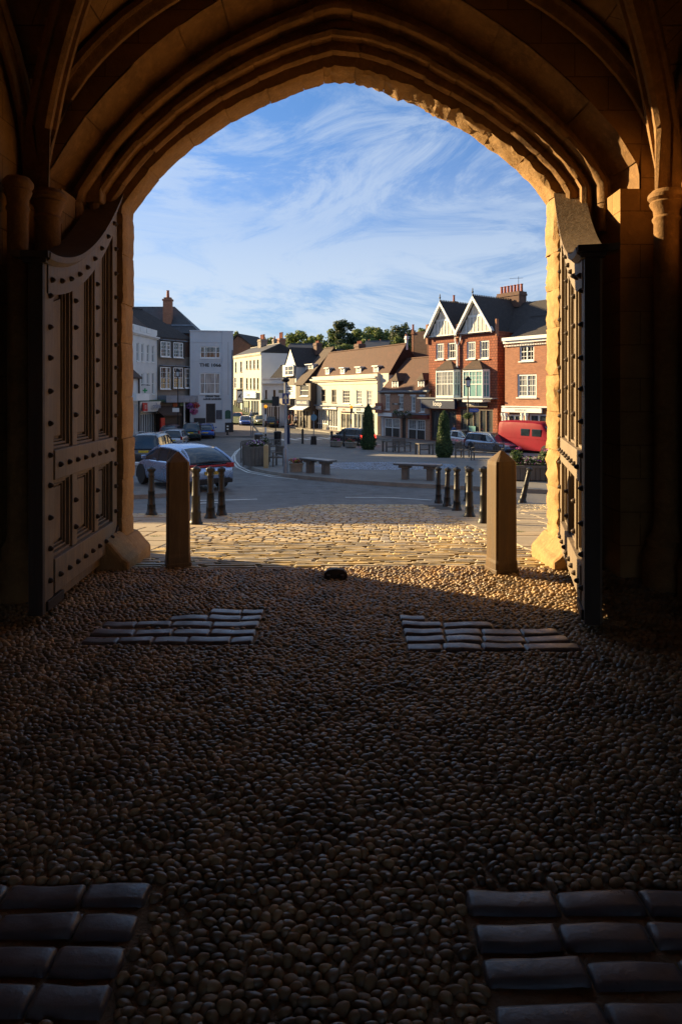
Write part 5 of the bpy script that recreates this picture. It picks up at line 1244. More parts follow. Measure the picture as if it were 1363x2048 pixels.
    MB().box(X(0)-.03, X(0)+.3, -W_*.42, W_*.42, .27, .40).build('rear_bumper', M_tyre, t, bevel=.03); MB().box(X(1)-.3, X(1)+.02, -W_*.36, W_*.36, .26, .38).build('front_bumper', M_tyre, t, bevel=.03)
    MB().box(X(1)-.12, X(1)-.0, -W_*.22, W_*.22, .52, .62).build('grille', M_tyre, t)
    zp = .62 if style != 'mpv' else .78
    pl = MB().box(X(0)-.035, X(0)-.005, -.26, .26, zp-.055, zp+.055).build('number_plate', M_plateY, t)
    if plate:
        q = MB(); text_mb(q, plate, .105, Matrix.Translation((X(0)-.037, 0, zp)) @ Matrix.Rotation(R(-90), 4, 'Z'), bold=.003, ext=.001); q.build('lettering', M_blk, pl, fix=False)
    if rack:
        for sg in (1, -1): MB().tube([(X(.08), sg*hw*.60, H_+.0), (X(.30), sg*hw*.62, H_+.06), (X(.5), sg*hw*.60, H_+.02)], .02, 6).build('roof_rail', M_hub, t)
    return t
def head(deg): return (math.sin(R(deg)), math.cos(R(deg)))     # compass: 0 = away from the gate, clockwise
pk = 'cars parked along the left side'
hero = car('hatch', 'silver-blue hatchback seen from behind with a red light bar and yellow plate, nearest the gate', (.28,.38,.58), -5.45, 23.3, gz(23.3)-.016, head(-40), metal=.7, plate='RA06 ZCG')
m = MB(); m.box(-2.135, -1.95, -.62, .62, .80, .87); m.build('light_bar', M_tail, hero, bevel=.02)
m = MB(); m.tube([(-2.05,-.72,.93),(-2.07,0,.975),(-2.05,.72,.93)], .035, 6); m.build('spoiler', M_blk, hero)
m = MB(); m.box(-2.16, -1.9, -.66, .66, .33, .44); m.build('bumper_insert', M_tyre, hero, bevel=.03)
def at_d(px, d): return ((px-CX)/F*d, d, gz(d)-.016)
car('mpv', 'dark brown people carrier with upright tail, just beyond the silver-blue hatchback', (.055,.05,.055), *at_d(308, 37), head(-2), rack=True, metal=.3, plate='', group=pk)
car('estate', 'pale silver estate parked between the brown people carrier and the dark green one', (.42,.46,.52), *at_d(352, 58), head(-6), group=pk)
car('hatch', 'dark maroon car with only its roof showing behind the pale silver estate', (.12,.02,.03), *at_d(344, 67), head(-4), group=pk)
car('mpv', 'dark green people carrier parked left of the bright blue car', (.02,.05,.05), *at_d(385, 66), head(-8), rack=True, group=pk)
car('hatch', 'bright blue small car, farthest of the row before the pub', (.02,.10,.42), *at_d(412, 69), head(-10), group=pk)
car('estate', 'black estate with lit red brake lamps crossing behind the narrow topiary', (.02,.02,.025), *at_d(703, 60), head(-38), brake=True, metal=.3, name='moving_car')
car('saloon', 'silver saloon parked behind the blue-grey estate on the right', (.42,.43,.45), *at_d(928, 56.5), head(151), group='cars parked on the right')
car('estate', 'blue-grey estate with its nose towards the red van', (.17,.23,.33), *at_d(985, 49.5), head(152), group='cars parked on the right')
car('hatch', 'mid-blue car facing the camera in the far left street', (.03,.09,.38), *at_d(491, 95), head(170), name='moving_car')
car('mpv', 'red and white car just past the pub corner in the far street', (.40,.03,.03), *at_d(475, 105), head(175), name='moving_car')
car('mpv', 'black off-road car behind the mid-blue car in the far street', (.015,.015,.018), *at_d(508, 106), head(172), name='moving_car')
car('saloon', 'dark saloon with a shining bonnet between the mid-blue and black cars', (.05,.06,.05), *at_d(520, 99), head(165), name='moving_car')
car('estate', 'black estate seen from behind with a yellow plate in the far street', (.012,.012,.014), *at_d(542, 92), head(-8), metal=.2, name='moving_car')
# red van
x, y, z = at_d(1070, 47.5); V_ = thing('parked_van', 'red panel van with dark side windows, half hidden by the right jamb', 'van', (x, y, z), math.atan2(*head(148)[::-1]))
PR = simple('red van paint', (.20,.006,.020), .5, .12, 1, 0, spec=.08); m = MB(); rings = []
for q, zt, zb, wf in ((-2.66,1.9,.42,.93),(-2.64,2.15,.33,.96),(-2.55,2.26,.30,.985),(-2.2,2.29,.28,1),(-1.0,2.3,.28,1),(.6,2.28,.28,1),(1.25,2.22,.28,.99),(1.5,2.05,.28,.98),(2.05,1.25,.28,.96),(2.5,1.08,.3,.90),(2.65,.8,.4,.8)):
    w = .98*wf; half = [(.88*w,zb),(w,zb+.06),(w,zb+.4),(w,zb+(zt-zb)*.55),(.965*w,zt-.30*(zt-zb)/2),(.91*w,zt-.08),(.78*w,zt),(.3*w,zt+.03)]; rings.append([(q, a, b) for a, b in half]+[(q, -a, b) for a, b in half[::-1]])
m.loft(rings); m.build('body', PR, V_, smooth=38)
for sg in (1, -1):
    for a, b in ((-.45,.35),(.55,1.35)): MB().box(a, b, *sorted((sg*.90, sg*.992)), 1.30, 1.80).build('side_window', M_cg, V_, bevel=.03)
    MB().box(-2.3, 2.2, *sorted((sg*.965, sg*.99)), 1.12, 1.17).build('side_moulding', PR, V_)
    for q in (-1.55, 1.75):
        M = Matrix.Translation((q, sg*.88, .34)) @ Matrix.Rotation(R(90)*-sg, 4, 'X'); w = MB().lathe([(.2,-.1),(.32,-.1),(.34,-.07),(.34,.07),(.32,.10),(.2,.11)], n=20, M=M).build('wheel', M_tyre, V_, smooth=35); MB().lathe([(.2,.06),(.2,.1),(.05,.09)], n=12, M=M).build('rim', M_hub, w)
        MB().prism([(q+.42*math.cos(R(a)), .35+.42*math.sin(R(a))) for a in range(-10, 191, 15)], 'y', *sorted((sg*.9, sg*.986))).build('wheel_arch', M_tyre, V_)
    MB().box(-2.66, -2.5, *sorted((sg*.70, sg*.84)), .8, 1.2).build('tail_lamp', M_tail, V_, bevel=.02)
MB().prism([(1.50,1.98),(2.02,1.28),(2.06,1.30),(1.54,2.02)], 'y', -.8, .8).build('windscreen', M_cg, V_)

# ------------------------------------------------------------------ street furniture
M_teak = oak('grey teak', (.075,.065,.055), (.16,.14,.12), .8); M_conc = simple('cast stone', (.28,.26,.22), .9, .25, 3, .4, 30); M_steel = simple('galvanised steel', (.22,.24,.27), .45, .2, 3, .1, metal=.5)
def slab_bench(px0, px1, py0, py1, leg, label):
    a = Vector(gd(px0, leg[0], .11)); b = Vector(gd(px1, leg[1], .11)); c = (a+b)/2; ln = (b-a).length; rz = math.atan2(b.y-a.y, b.x-a.x)
    t = thing('slab_bench', label, 'bench', (c.x, c.y, gz(c.y)+.11), rz, 'long slab benches on the square'); s = ln/2+.38; MB().box(-s, s, -.24, .24, .50, .57).build('seat', simple('dark slate slab', (.085,.09,.095), .35, .3, 3, .2), t, bevel=.012)
    for q in (-ln/2, ln/2): MB().box(q-.11, q+.11, -.13, .13, -.05, .41).box(q-.20, q+.20, -.18, .18, .405, .498).build('leg', M_teak, t, bevel=.01)
slab_bench(620, 651, 0, 0, (945.5, 948.5), 'long dark slab bench on two timber legs beside the oval flower tub'); slab_bench(810, 860, 0, 0, (958.5, 960.5), 'long dark slab bench on two timber legs nearest the right bollards')
def park_bench(px, py, rz, w, label, arms=True):
    x, y, z = gd(px, py, .11); t = thing('park_bench', label, 'bench', (x, y, z), rz, 'slatted wooden seats on the square'); h = w/2
    m = MB(); [m.box(-h+.04, h-.04, -.25+i*.12, -.16+i*.12, .42, .45) for i in range(4)]; m.box(-h+.02, h-.02, -.26, .22, .395, .418); m.build('seat', M_teak, t)
    m = MB(); m.box(-h+.03, h-.03, .235, .275, .86, .93); m.box(-h+.03, h-.03, .235, .275, .50, .54); n = int(w/.11)
    for i in range(n): q = -h+.08+(w-.16)*i/(n-1); m.box(q-.022, q+.022, .243, .268, .54, .86)
    m.build('backrest', M_teak, t)
    for sg in (-1, 1):
        q = sg*(h-.03); MB().box(q-.03, q+.03, -.27, -.21, -.03, .64).build('leg', M_teak, t); MB().box(q-.03, q+.03, .22, .29, -.03, .95).build('leg', M_teak, t); MB().box(q-.04, q+.04, -.29, .22, .642, .675).build('armrest', M_teak, t)
    return t
park_bench(549, 932, R(-65), 1.0, 'wooden armchair seat beside the planter cluster, left of the blue-grey signpost'); park_bench(540, 905, R(200), 1.4, 'dark slatted bench behind the planter cluster at the island tip')
park_bench(803, 904, R(50), 1.5, 'wooden bench with a tall slatted back between the two topiaries'); park_bench(974, 921, R(-28), 1.7, 'slatted bench in front of the blue-grey estate')
park_bench(924, 915, R(60), 1.0, 'short dark seat just right of the right topiary')
def table(px, py, rz, label):
    x, y, z = gd(px, py, .11); t = thing('picnic_table', label, 'table', (x, y, z), rz, 'low wooden tables'); MB().box(-.55, .55, -.4, .4, .70, .76).build('tabletop', M_teak, t)
    for sx in (-1, 1):
        for sy in (-1, 1): MB().box(sx*.48-.05, sx*.48+.05, sy*.32-.05, sy*.32+.05, -.03, .70).build('leg', M_teak, t)
    MB().box(-.42, .42, -.02, .02, .3, .36).build('stretcher', M_teak, t)
table(781, 903, R(20), 'low dark table left of the wooden bench between the topiaries'); table(848, 909, R(15), 'low dark table just left of the right topiary')
# signpost with one-way arrow
x, y, z = gd(571, 946, .11); t = thing('signpost', 'tall blue-grey post with a blue one-way arrow plate and a lamp on top', 'signpost', (x, y, z)); H_ = EYE-(762-HY)/F*y-z
MB().lathe([(.10,-.05),(.10,.9),(.085,.95),(.055,1.0),(.05,H_)], n=12).build('pole', M_steel, t, smooth=35)
zs = lambda py: EYE-(py-HY)/F*y-z
s_ = MB().box(-.125, .145, -.11, -.085, zs(808), zs(786.5)).build('sign_plate', simple('blue sign', (.012,.06,.22), .35, .05, 1, 0), t, bevel=.01)
c = .01; a0, a1 = zs(806.5), zs(788.5); MB().prism([(c-.028,a0),(c+.028,a0),(c+.028,a1-.17),(c+.075,a1-.20),(c+.095,a1-.155),(c,a1),(c-.095,a1-.155),(c-.075,a1-.20),(c-.028,a1-.17)], 'y', -.115, -.111).build('arrow', simple('cream arrow', (.62,.55,.36), .5, .05, 1, 0), s_)
MB().box(-.27, -.08, -.05, -.02, zs(786), zs(780)).build('tag_plate', simple('olive tag', (.20,.20,.12), .6, .1, 2, 0), t); MB().lathe([(.02,-.05),(.14,-.02),(.16,.05),(.10,.12),(.02,.14)], (.0,-.02,H_), 10).build('lamp_head', M_black, t); 
x, y, z = gd(551, 880, .11); t = thing('traffic_sign', 'black-backed rectangular traffic sign on a thin post before the low shop', 'sign', (x, y, z)); k = y/F; MB().box(-7*k, 7*k, -.03, .0, (880-812)*k, (880-793)*k).build('plate', M_blk, t); MB().tube([(0,.03,-.1),(0,.03,(880-795)*k)], .05, 8).build('pole', M_black, t)
# portable round sign in a base box
x, y, z = gd(627, 889, .11); k = y/F; t = thing('round_sign', 'round blue-grey sign on a thin pole in a square black base on the square', 'sign', (x, y, z)); MB().frus(0, 0, -.02, 17*k, 6*k, 5*k, 5.2*k, 4.4*k).build('base', M_black, t, bevel=.02); MB().tube([(0,0,16*k),(0,0,66*k)], .04, 8).build('pole', M_steel, t); MB().lathe([(.02,-.02),(6.6*k,-.02),(6.6*k,.02),(.02,.02)], n=20, M=Matrix.Translation((0,-.06,54*k)) @ Matrix.Rotation(R(90), 4, 'X')).build('disc', simple('sign back', (.10,.20,.27), .5, .1, 1, 0), t)
# belisha beacons
M_amber = emis('amber globe', (.75,.30,.01), .35)
def beacon(px, pyt, d, label):
    x, z = (px-CX)/F*d, gz(d)+.1; k = d/F; h = EYE-(pyt-HY)*k-z; t = thing('beacon', label, 'beacon', (x, d, z), 0, 'striped crossing beacons')
    p = MB().lathe([(.075,-.05),(.075,h-3*k)], n=10).build('pole', M_black, t); n = 5
    for i in range(1, n, 2): MB().lathe([(.078,(h-3*k)*i/n),(.078,(h-3*k)*(i+1)/n)], n=10).build('stripe', M_white, t)
    MB().lathe([(.02,-.17),(.12,-.13),(.17,-.04),(.17,.04),(.12,.13),(.02,.17)], (0,0,h), 12).build('globe', M_amber, t, smooth=True)
beacon(531, 813, 64, 'striped crossing beacon with amber globe before the low shop on the left'); beacon(702, 814, 72, 'striped crossing beacon with amber globe before the cream building')
for px, py, h, lab in ((502,873,1.7,'thin grey post with a short plate left of the far beacon'),(506,873,1.2,'thinner short post just right of a grey post before the far street')):
    x, y, z = gd(px, py, .1); t = thing('thin_post', lab, 'post', (x, y, z)); MB().lathe([(.06,-.05),(.05,h*1.6),(.02,h*1.62)], n=8).build('shaft', M_steel, t); MB().box(-.05,.05,-.08,-.05,h*1.3,h*1.55).build('plate', M_white, t)
# litter bins
def bin_(px, py, h, r, label, rim=False):
    x, y, z = gd(px, py, .11); t = thing('litter_bin', label, 'litter bin', (x, y, z), 0, 'round litter bins'); m = MB(); m.lathe([(r*.9,-.02),(r,.06),(r,h*.86)], n=16); m.build('drum', M_black if not rim else M_brown_t, t, smooth=35); MB().lathe([(r*1.08,h*.87),(r*1.1,h*.93),(r*.9,h),(r*.2,h*1.02)], n=16).build('lid', M_steel if rim else M_black, t, smooth=35)
bin_(555, 890, 1.15, .30, 'black round litter bin left of the signpost'); bin_(517, 892, 1.05, .33, 'brown slatted bin with a pale rim above the planter cluster', True)
t = thing('information_post', 'slim dark blue post standing just right of the signpost', 'post', gd(576, 888, .11)); MB().box(-.16, .16, -.12, .12, -.03, 1.45).build('shaft', M_blue, t, bevel=.03); MB().box(-.18, .18, -.14, .14, 1.452, 1.56).build('cap', M_blk, t, bevel=.02); MB().box(-.30, -.17, -.05, .05, .95, 1.2).build('button_box', M_blk, t)
# planters with flowers
def leafm(name, col, *a):
    m, n, b = newmat(name); g = noise(n, coords(n), .35, 3, .5); c = mixc(n, mrange(n, g, .35, .65), [q*.8 for q in col], [q*1.25 for q in col]); n.links.new(c, b.inputs['Base Color']); b.inputs['Roughness'].default_value = .7
    tr = n.nodes.new('ShaderNodeBsdfTranslucent'); n.links.new(c, tr.inputs[0]); mx_ = n.nodes.new('ShaderNodeMixShader'); mx_.inputs[0].default_value = .35
    n.links.new(b.outputs[0], mx_.inputs[1]); n.links.new(tr.outputs[0], mx_.inputs[2]); n.links.new(mx_.outputs[0], n.nodes['Material Output'].inputs[0]); return m
M_leaf = [leafm('leaf dark', (.030,.060,.018), .7, .4, 6, 0), leafm('leaf mid', (.055,.10,.028), .7, .4, 6, 0), leafm('leaf light', (.10,.15,.045), .7, .4, 6, 0)]
M_fl = {k: simple(k+' petals', c, .6, .2, 9, 0) for k, c in dict(pink=(.60,.12,.32), red=(.45,.03,.03), yellow=(.6,.42,.05), purple=(.25,.08,.35), white=(.6,.55,.6)).items()}
def leaves(name, parent, blobs, n, size, mats, seed=1, world=False, shell=.55, wts=None):
    rg = np.random.default_rng(seed); V = []; ws = np.array([b[3]*b[4]*b[5] for b in blobs])**.67; ws /= ws.sum(); idx = rg.choice(len(blobs), n, p=ws); Bb = np.array(blobs)[idx]
    d = rg.normal(size=(n, 3)); d /= np.linalg.norm(d, axis=1)[:, None]; r = (shell+(1-shell)*rg.random(n))[:, None]; C = Bb[:, :3]+d*r*Bb[:, 3:6]
    nrm = d+rg.normal(0, .55, (n, 3)); nrm /= np.linalg.norm(nrm, axis=1)[:, None]; a = np.cross(nrm, rg.normal(size=(n, 3))); a /= np.linalg.norm(a, axis=1)[:, None]; b = np.cross(nrm, a); s = (size*rg.uniform(.6, 1.3, n))[:, None]
    V = np.stack([C-a*s, C-b*s*.55, C+a*s, C+b*s*.55], 1).reshape(-1, 3); Fq = np.arange(4*n).reshape(n, 4); mi = rg.choice(len(mats), n, p=wts); return raw_mesh(name, V, Fq, mats, mi, parent, smooth=False)
def flowers(t, x0, x1, y0, y1, z0, z1, n, cols, size=.05, seed=1, green=220):
    c = ((x0+x1)/2, (y0+y1)/2, (z0+z1)/2); r = ((x1-x0)/2, (y1-y0)/2, (z1-z0)/2)
    leaves('foliage', t, [(*c, *r)], green, size, M_leaf, seed, shell=.2); rg = random.Random(seed)
    for col in cols: leaves('blossom', t, [(c[0], c[1], c[2]+r[2]*.3, r[0], r[1], r[2]*.9)], n, size*.8, [M_fl[col]], rg.randint(1, 99), shell=.7)
x, y, z = gd(592, 944, .11); t = thing('flower_tub', 'oval stone tub overflowing with red and yellow flowers by the signpost', 'planter', (x, y, z)); MB().lathe([(.24,-.02),(.27,.30),(.30,.33),(.30,.36),(.25,.36)], n=20, M=Matrix.Diagonal((1.05,.8,1,1))).build('tub', M_conc, t, smooth=35); flowers(t, -.32,.36,-.24,.24,.32,.55,70,('red','yellow','pink'),.04,3)
for px, py, lab, c in ((672,894,'shallow stone bowl of faded pink flowers beside the black post','pink'),(701,896,'rounded stone bowl with red flowers in front of the black estate','red')):
    x, y, z = gd(px, py, .11); t = thing('flower_bowl', lab, 'planter', (x, y, z), 0, 'stone flower bowls'); MB().lathe([(.28,-.02),(.45,.12),(.52,.42),(.55,.46),(.50,.47)], n=18).build('bowl', M_conc, t, smooth=35); flowers(t, -.5,.5,-.4,.4,.4,.68,60,(c,),.06,4,120)
def wood_planter(px, py, w, d_, h, rz, label, cols, boards=True, fol=.3, green=300):
    x, y, z = gd(px, py, .11); t = thing('wooden_planter', label, 'planter', (x, y, z), rz, 'boarded wooden planters'); m = MB(); n = max(3, int(w/.16))
    for i in range(n): q = -w/2+w*(i+.5)/n; e = w/n/2-.008; m.box(q-e, q+e, -d_/2-.015, -d_/2+.015, .04, h); m.box(q-e, q+e, d_/2-.015, d_/2+.015, .04, h)
    m.box(-w/2, -w/2+.03, -d_/2+.015, d_/2-.015, .04, h).box(w/2-.03, w/2, -d_/2+.015, d_/2-.015, .04, h); m.box(-w/2+.03, w/2-.03, -d_/2+.016, d_/2-.016, .05, h-.06)
    m.build('box', M_teak, t); MB().box(-w/2-.03, w/2+.03, -d_/2-.045, -d_/2-.017, h-.09, h+.0).box(-w/2-.03, w/2+.03, d_/2+.017, d_/2+.045, h-.09, h).build('rim', M_teak, t); flowers(t, -w/2, w/2, -d_/2, d_/2, h-.08, h+fol, 60, cols, .055, int(px), green); return t
t = wood_planter(1062, 961, 1.5, .6, .55, R(-8), 'boarded planter of pink and purple flowers with two small bushes, right of the golden post', ('pink','purple'))
leaves('foliage', t, [(-.5,0,.80,.26,.22,.30),(.45,0,.78,.25,.22,.28)], 900, .05, M_leaf, 5, shell=.3); leaves('blossom', t, [(-.45,0,1.12,.12,.1,.04),(.45,0,1.08,.12,.1,.04)], 30, .05, [M_fl['pink']], 6)
wood_planter(513, 932, .95, .7, .92, R(35), 'tall grey boarded planter with mauve flowers at the island tip', ('purple','white'), fol=.25); wood_planter(528, 925, .5, .5, 1.0, R(30), 'pale grey boarded tub right of the tall planter at the island tip', ('white',), fol=.3)
x, y, z = gd(532, 936, .11); t = thing('timber_bollard', 'new pale timber bollard right of the boarded planters', 'post', (x, y, z)); MB().frus(0,0,-.05,.98,.10,.10,.10,.10).frus(0,0,.982,1.03,.10,.10,.04,.04).build('shaft', oak('new timber', (.36,.25,.11), (.50,.38,.20)), t, bevel=.012)
# hooped railings at the tip of the island
for px, py, lab in ((493,922,'leftmost grey hooped railing panel at the island tip'),(499,929,'second grey railing panel from the left at the island tip')):
    x, y, z = gd(px, py, .11); t = thing('railing_panel', lab, 'railing', (x, y, z), R(62), 'grey railing panels at the island tip'); m = MB().tube([(-.5,0,-.05),(-.5,0,1.0),(-.42,0,1.08),(.42,0,1.08),(.5,0,1.0),(.5,0,-.05)], .03, 6); m.build('frame', M_teak, t)
    for i in range(6): q = -.36+.144*i; MB().tube([(q,0,.06),(q,0,1.07)], .03, 5).build('bar', M_teak, t)
# street lamps
def lamp(px, pyt, d, label, basket=False):
    x, z = (px-CX)/F*d, gz(d)+.1; k = d/F; h = EYE-(pyt-HY)*k-z; t = thing('street_lamp', label, 'street lamp', (x, d, z), 0, 'black lantern street lamps')
    MB().lathe([(.16,-.05),(.16,.5),(.10,.6),(.085,1.2),(.055,1.3),(.045,h-.95),(.07,h-.93),(.03,h-.85)], n=10).build('pole', M_black, t, smooth=35)
    l = MB(); 
    for a in range(4): c, s = math.cos(R(45+90*a)), math.sin(R(45+90*a)); l.tube([(c*.17,s*.17,h-.82),(c*.27,s*.27,h-.32)], .022, 5)
    l.lathe([(.17,h-.87),(.19,h-.84),(.19,h-.81)], n=4); l.lathe([(.33,h-.32),(.34,h-.28),(.12,h-.10),(.14,h-.07),(.03,h)], n=4); lan = l.build('lantern', M_black, t); MB().lathe([(.16,h-.81),(.25,h-.33)], n=4).build('lantern_glass', simple('frosted glass', (.5,.55,.6), .3, .05, 1, 0), lan)
    return t, h, k, z
t, h, k, z = lamp(935, 752, 54, 'black lantern lamp post with blue finger sign and hanging baskets before the gabled building')
zc = lambda py: EYE-(py-HY)*k-z
f = MB().prism([(.1,zc(824)),(.75,zc(824)),(.9,zc(820.5)),(.75,zc(817)),(.1,zc(817))], 'y', -.07, -.04).build('finger_sign', simple('blue finger', (.03,.10,.40), .4, .05, 1, 0), t); q = MB(); text_mb(q, 'P Toilets', .16, Matrix.Translation((.45,-.073,zc(820.5)))); q.build('lettering', M_letter, f, fix=False)
leaves('basket', t, [(0,0,zc(832),.42,.42,.28)], 500, .06, M_leaf, 8, shell=.3)
t, h, k, z = lamp(356, 737, 70, 'black lantern lamp post rising in front of the bay-fronted building'); zc = lambda py: EYE-(py-HY)*k-z; MB().box(-.55, .15, -.08, -.05, zc(824), zc(816)).build('sign_plate', M_white, t)
# hanging flower baskets by the pub and cafe
for px, py, d, c, lab in ((380,812,74.2,'purple','mauve hanging basket on the left by the pub canopy'),(391,811,74.4,'red','crimson hanging basket by the pub corner, highest'),(388,823,74.3,'pink','dark pink hanging basket, lowest of the three by the pub')):
    x, y, z = at(px, py, d); t = thing('hanging_basket', lab, 'flower basket', (x, y, z), 0, 'flower baskets by the pub'); leaves('foliage', t, [(0,0,0,.45,.4,.3)], 200, .08, M_leaf, px, shell=.3); leaves('blossom', t, [(0,0,0,.5,.45,.36)], 260, .08, [M_fl[c]], px+1); MB().tube([(0,0,.1),(0,0,.75)], .015, 4).build('chain', M_blk, t)
for px, py, d, lab in ((803,823,65.3,'bushy window box over the left shop bay of the cafe'),(812,826,64.7,'small dark plant on the cafe ledge between the bays'),(827,825,64.2,'round pale pot plant on the cafe ledge, rightmost')):
    x, y, z = at(px, py, d); x -= .6; y -= .3; t = thing('window_box', lab, 'plant box', (x, y, z-.3), R(-62), 'plants on the cafe ledge'); MB().box(-.45,.45,-.15,.15,-.2,.05).build('trough', M_brnp, t); leaves('foliage', t, [(0,0,.22,.5,.25,.3)], 350, .07, M_leaf+[M_fl['white']], px, shell=.3)
# pub sign and pharmacy sign
x, y, z = at(480, 795, 84); t = thing('pub_sign', 'framed black and white hanging pub sign just right of the pub corner', 'sign', (x, y, z)); k = 84/F
MB().box(-7*k, 6*k, -.05, .05, -11*k, 16*k).build('frame', M_blk, t); MB().box(-5.6*k, 4.6*k, -.06, -.051, -5*k, 13*k).box(-5.6*k,4.6*k,-.06,-.051,-9.6*k,-5.8*k).build('panel', M_white, t)
m = MB(); m.prism([(-3.5*k,2*k),(-1*k,5*k),(2.5*k,9*k),(3.4*k,8*k),(1.2*k,4*k),(3*k,-2*k),(1.6*k,-2.4*k),(0,1.6*k),(-2*k,-1.5*k),(-3*k,-1.2*k)], 'y', -.066, -.0605); m.build('emblem', M_blk, t); MB().tube([(-14*k,.0,17*k),(7*k,0,17*k)], .04, 5).build('bracket', M_blk, t)
x, y, z = at(290.5, 781, 64.5); k = 64.5/F; t = thing('pharmacy_sign', 'white projecting sign with a green cross on the white stucco front', 'sign', (x, y, z)); MB().box(-7*k, 7*k, -.05, .05, -12*k, 9*k).build('board', M_white, t); g = 4.6*k; w = 1.4*k; MB().box(-w, w, -.06, -.051, -g, g).box(-g, -w-.001, -.06, -.051, -w, w).box(w+.001, g, -.06, -.051, -w, w).build('cross', simple('green cross', (.02,.35,.12), .5, .05, 1, 0), t); MB().tube([(-7.5*k,0,11.5*k),(10*k,0,10.5*k)], .03, 5).build('bracket', M_blk, t)

# ------------------------------------------------------------------ people
M_skin = simple('skin', (.42,.25,.18), .6, .1, 3, 0); M_hair = simple('hair', (.05,.03,.02), .8, .3, 9, 0)
def person(px, py, label, top, legs, turn=0, h=1.70, shoe=(.02,.02,.02), skirt=False, step=.12, bag=False, hair=(.05,.03,.02)):
    x, y, z = gd(px, py, .12); t = thing('person', label, 'person', (x, y, z), turn); k = h/1.7
    J = {'pel':(0,0,.95,.145,.10),'wst':(0,0,1.10,.125,.095),'che':(0,-.01,1.30,.165,.105),'nk0':(0,-.005,1.44,.075,.06),'nk':(0,-.01,1.50,.052,.052),'hd0':(0,-.02,1.57,.078,.088),'hd1':(0,-.02,1.655,.070,.085)}
    for s, n in ((1,'r'),(-1,'l')):
        f = s*step
        J.update({n+'hip':(s*.09,0,.90,.095,.10),n+'kn':(s*.10,-.03-f*.5,.50,.062,.064),n+'an':(s*.10,.02-f*.9,.09,.042,.042),n+'to':(s*.12,-.13-f*.9,.045,.04,.032),
                  n+'sh':(s*.175,0,1.40,.060,.058),n+'el':(s*.225,.03+f*.5,1.13,.045,.045),n+'wr':(s*.225,-.06+f*.7,.90,.032,.028),n+'ha':(s*.222,-.09+f*.75,.82,.036,.022)})
    E = [('pel','wst'),('wst','che'),('che','nk0'),('nk0','nk'),('nk','hd0'),('hd0','hd1')]
    for n in 'rl': E += [('pel',n+'hip'),(n+'hip',n+'kn'),(n+'kn',n+'an'),(n+'an',n+'to'),('che',n+'sh'),(n+'sh',n+'el'),(n+'el',n+'wr'),(n+'wr',n+'ha')]
    ks = list(J); me = bpy.data.meshes.new('b'); me.from_pydata([tuple(c*k for c in J[a][:3]) for a in ks], [(ks.index(a), ks.index(b)) for a, b in E], []); o = bpy.data.objects.new('b', me); COL.objects.link(o)
    md = o.modifiers.new('s', 'SKIN'); 
    for v, a in zip(me.skin_vertices[0].data, ks): v.radius = (J[a][3]*k, J[a][4]*k)
    me.skin_vertices[0].data[0].use_root = True; o.modifiers.new('u', 'SUBSURF').levels = 1
    m2 = bpy.data.meshes.new_from_object(o.evaluated_get(bpy.context.evaluated_depsgraph_get())); bpy.data.objects.remove(o); m2.name = 'body'
    mt = simple('top '+label[:9], top, .8, .2, 6, 0); ml = simple('legs '+label[:9], legs, .8, .2, 6, 0)
    for q in (M_skin, mt, ml, simple('shoe', shoe, .5, .1, 3, 0)): m2.materials.append(q)
    for p in m2.polygons:
        c = p.center; hz = c.z/k; p.use_smooth = True
        p.material_index = 3 if hz < .10 else 2 if hz < .98 and abs(c.x) < .19*k else 0 if hz > 1.47 or (abs(c.x) > .19*k and hz < .93) else 1
    b = bpy.data.objects.new('body', m2); COL.objects.link(b); b.parent = t
    MB().lathe([(.03,-.07),(.088,-.03),(.095,.03),(.075,.08),(.02,.105)], (0,.012,1.665*k), 10).build('hair', simple('hair', hair, .8, .3, 9, 0), t, smooth=True)
    if skirt: MB().lathe([(.21,.55*k),(.16,.98*k),(.13,1.02*k)], n=12).build('skirt', ml, t, smooth=True)
    if bag: MB().box(-.36,-.24,-.14,.14,.48,.82).build('bag', M_brnp, t, bevel=.03)
person(591.5, 855.5, 'person in pale lilac shirt and dark skirt walking with a bag by the timbered shop', (.42,.42,.52), (.03,.02,.03), R(20), skirt=True, bag=True)
person(573.5, 851, 'person all in black standing in the doorway of the timbered shop', (.015,.015,.02), (.015,.015,.02), R(-30)); person(580, 852, 'person in a red patterned top with white front outside the navy fascia shop', (.35,.06,.07), (.05,.05,.06), R(10)); person(601.5, 857.5, 'person in dark clothes walking by the round sign', (.03,.04,.06), (.02,.02,.03), R(80), step=.2)
person(597, 852.5, 'person with reddish top partly behind the lilac-shirted walker', (.25,.08,.07), (.04,.03,.03), R(0)); person(907, 889, 'person in a blue coat standing at the shop door left of the silver saloon', (.03,.09,.25), (.02,.03,.06), R(30))

# ------------------------------------------------------------------ trees, hill and clipped yews
hm = MB(); hy = [96, 110, 122, 135, 150, 175, 210, 260, 300]; hz_ = [-2.9, -1.5, 1.0, 3.2, 5.0, 7.5, 9.0, 9.5, 3]; hx = [-160,-110,-70,-45,-20,0,20,45,70,110,160]
for a, b in zip(hy, hz_):
    for i, x in enumerate(hx): hm.v.append((x, a, b-(3.5 if i in (0, len(hx)-1) else 0)+.8*math.sin(x*.05+a*.03)))
for j in range(len(hy)-1):
    for i in range(len(hx)-1): q = j*len(hx)+i; hm.f.append((q, q+1, q+1+len(hx), q+len(hx))); hm.m.append(0)
tag(hm.build('hill', simple('hillside grass', (.05,.075,.025), .9, .3, .1, .3, 3), smooth=True), kind='structure')
def hillz(y):
    for (a, b), (c, d) in zip(zip(hy, hz_), zip(hy[1:], hz_[1:])):
        if a <= y <= c: return b+(d-b)*(y-a)/(c-a)
    return 0
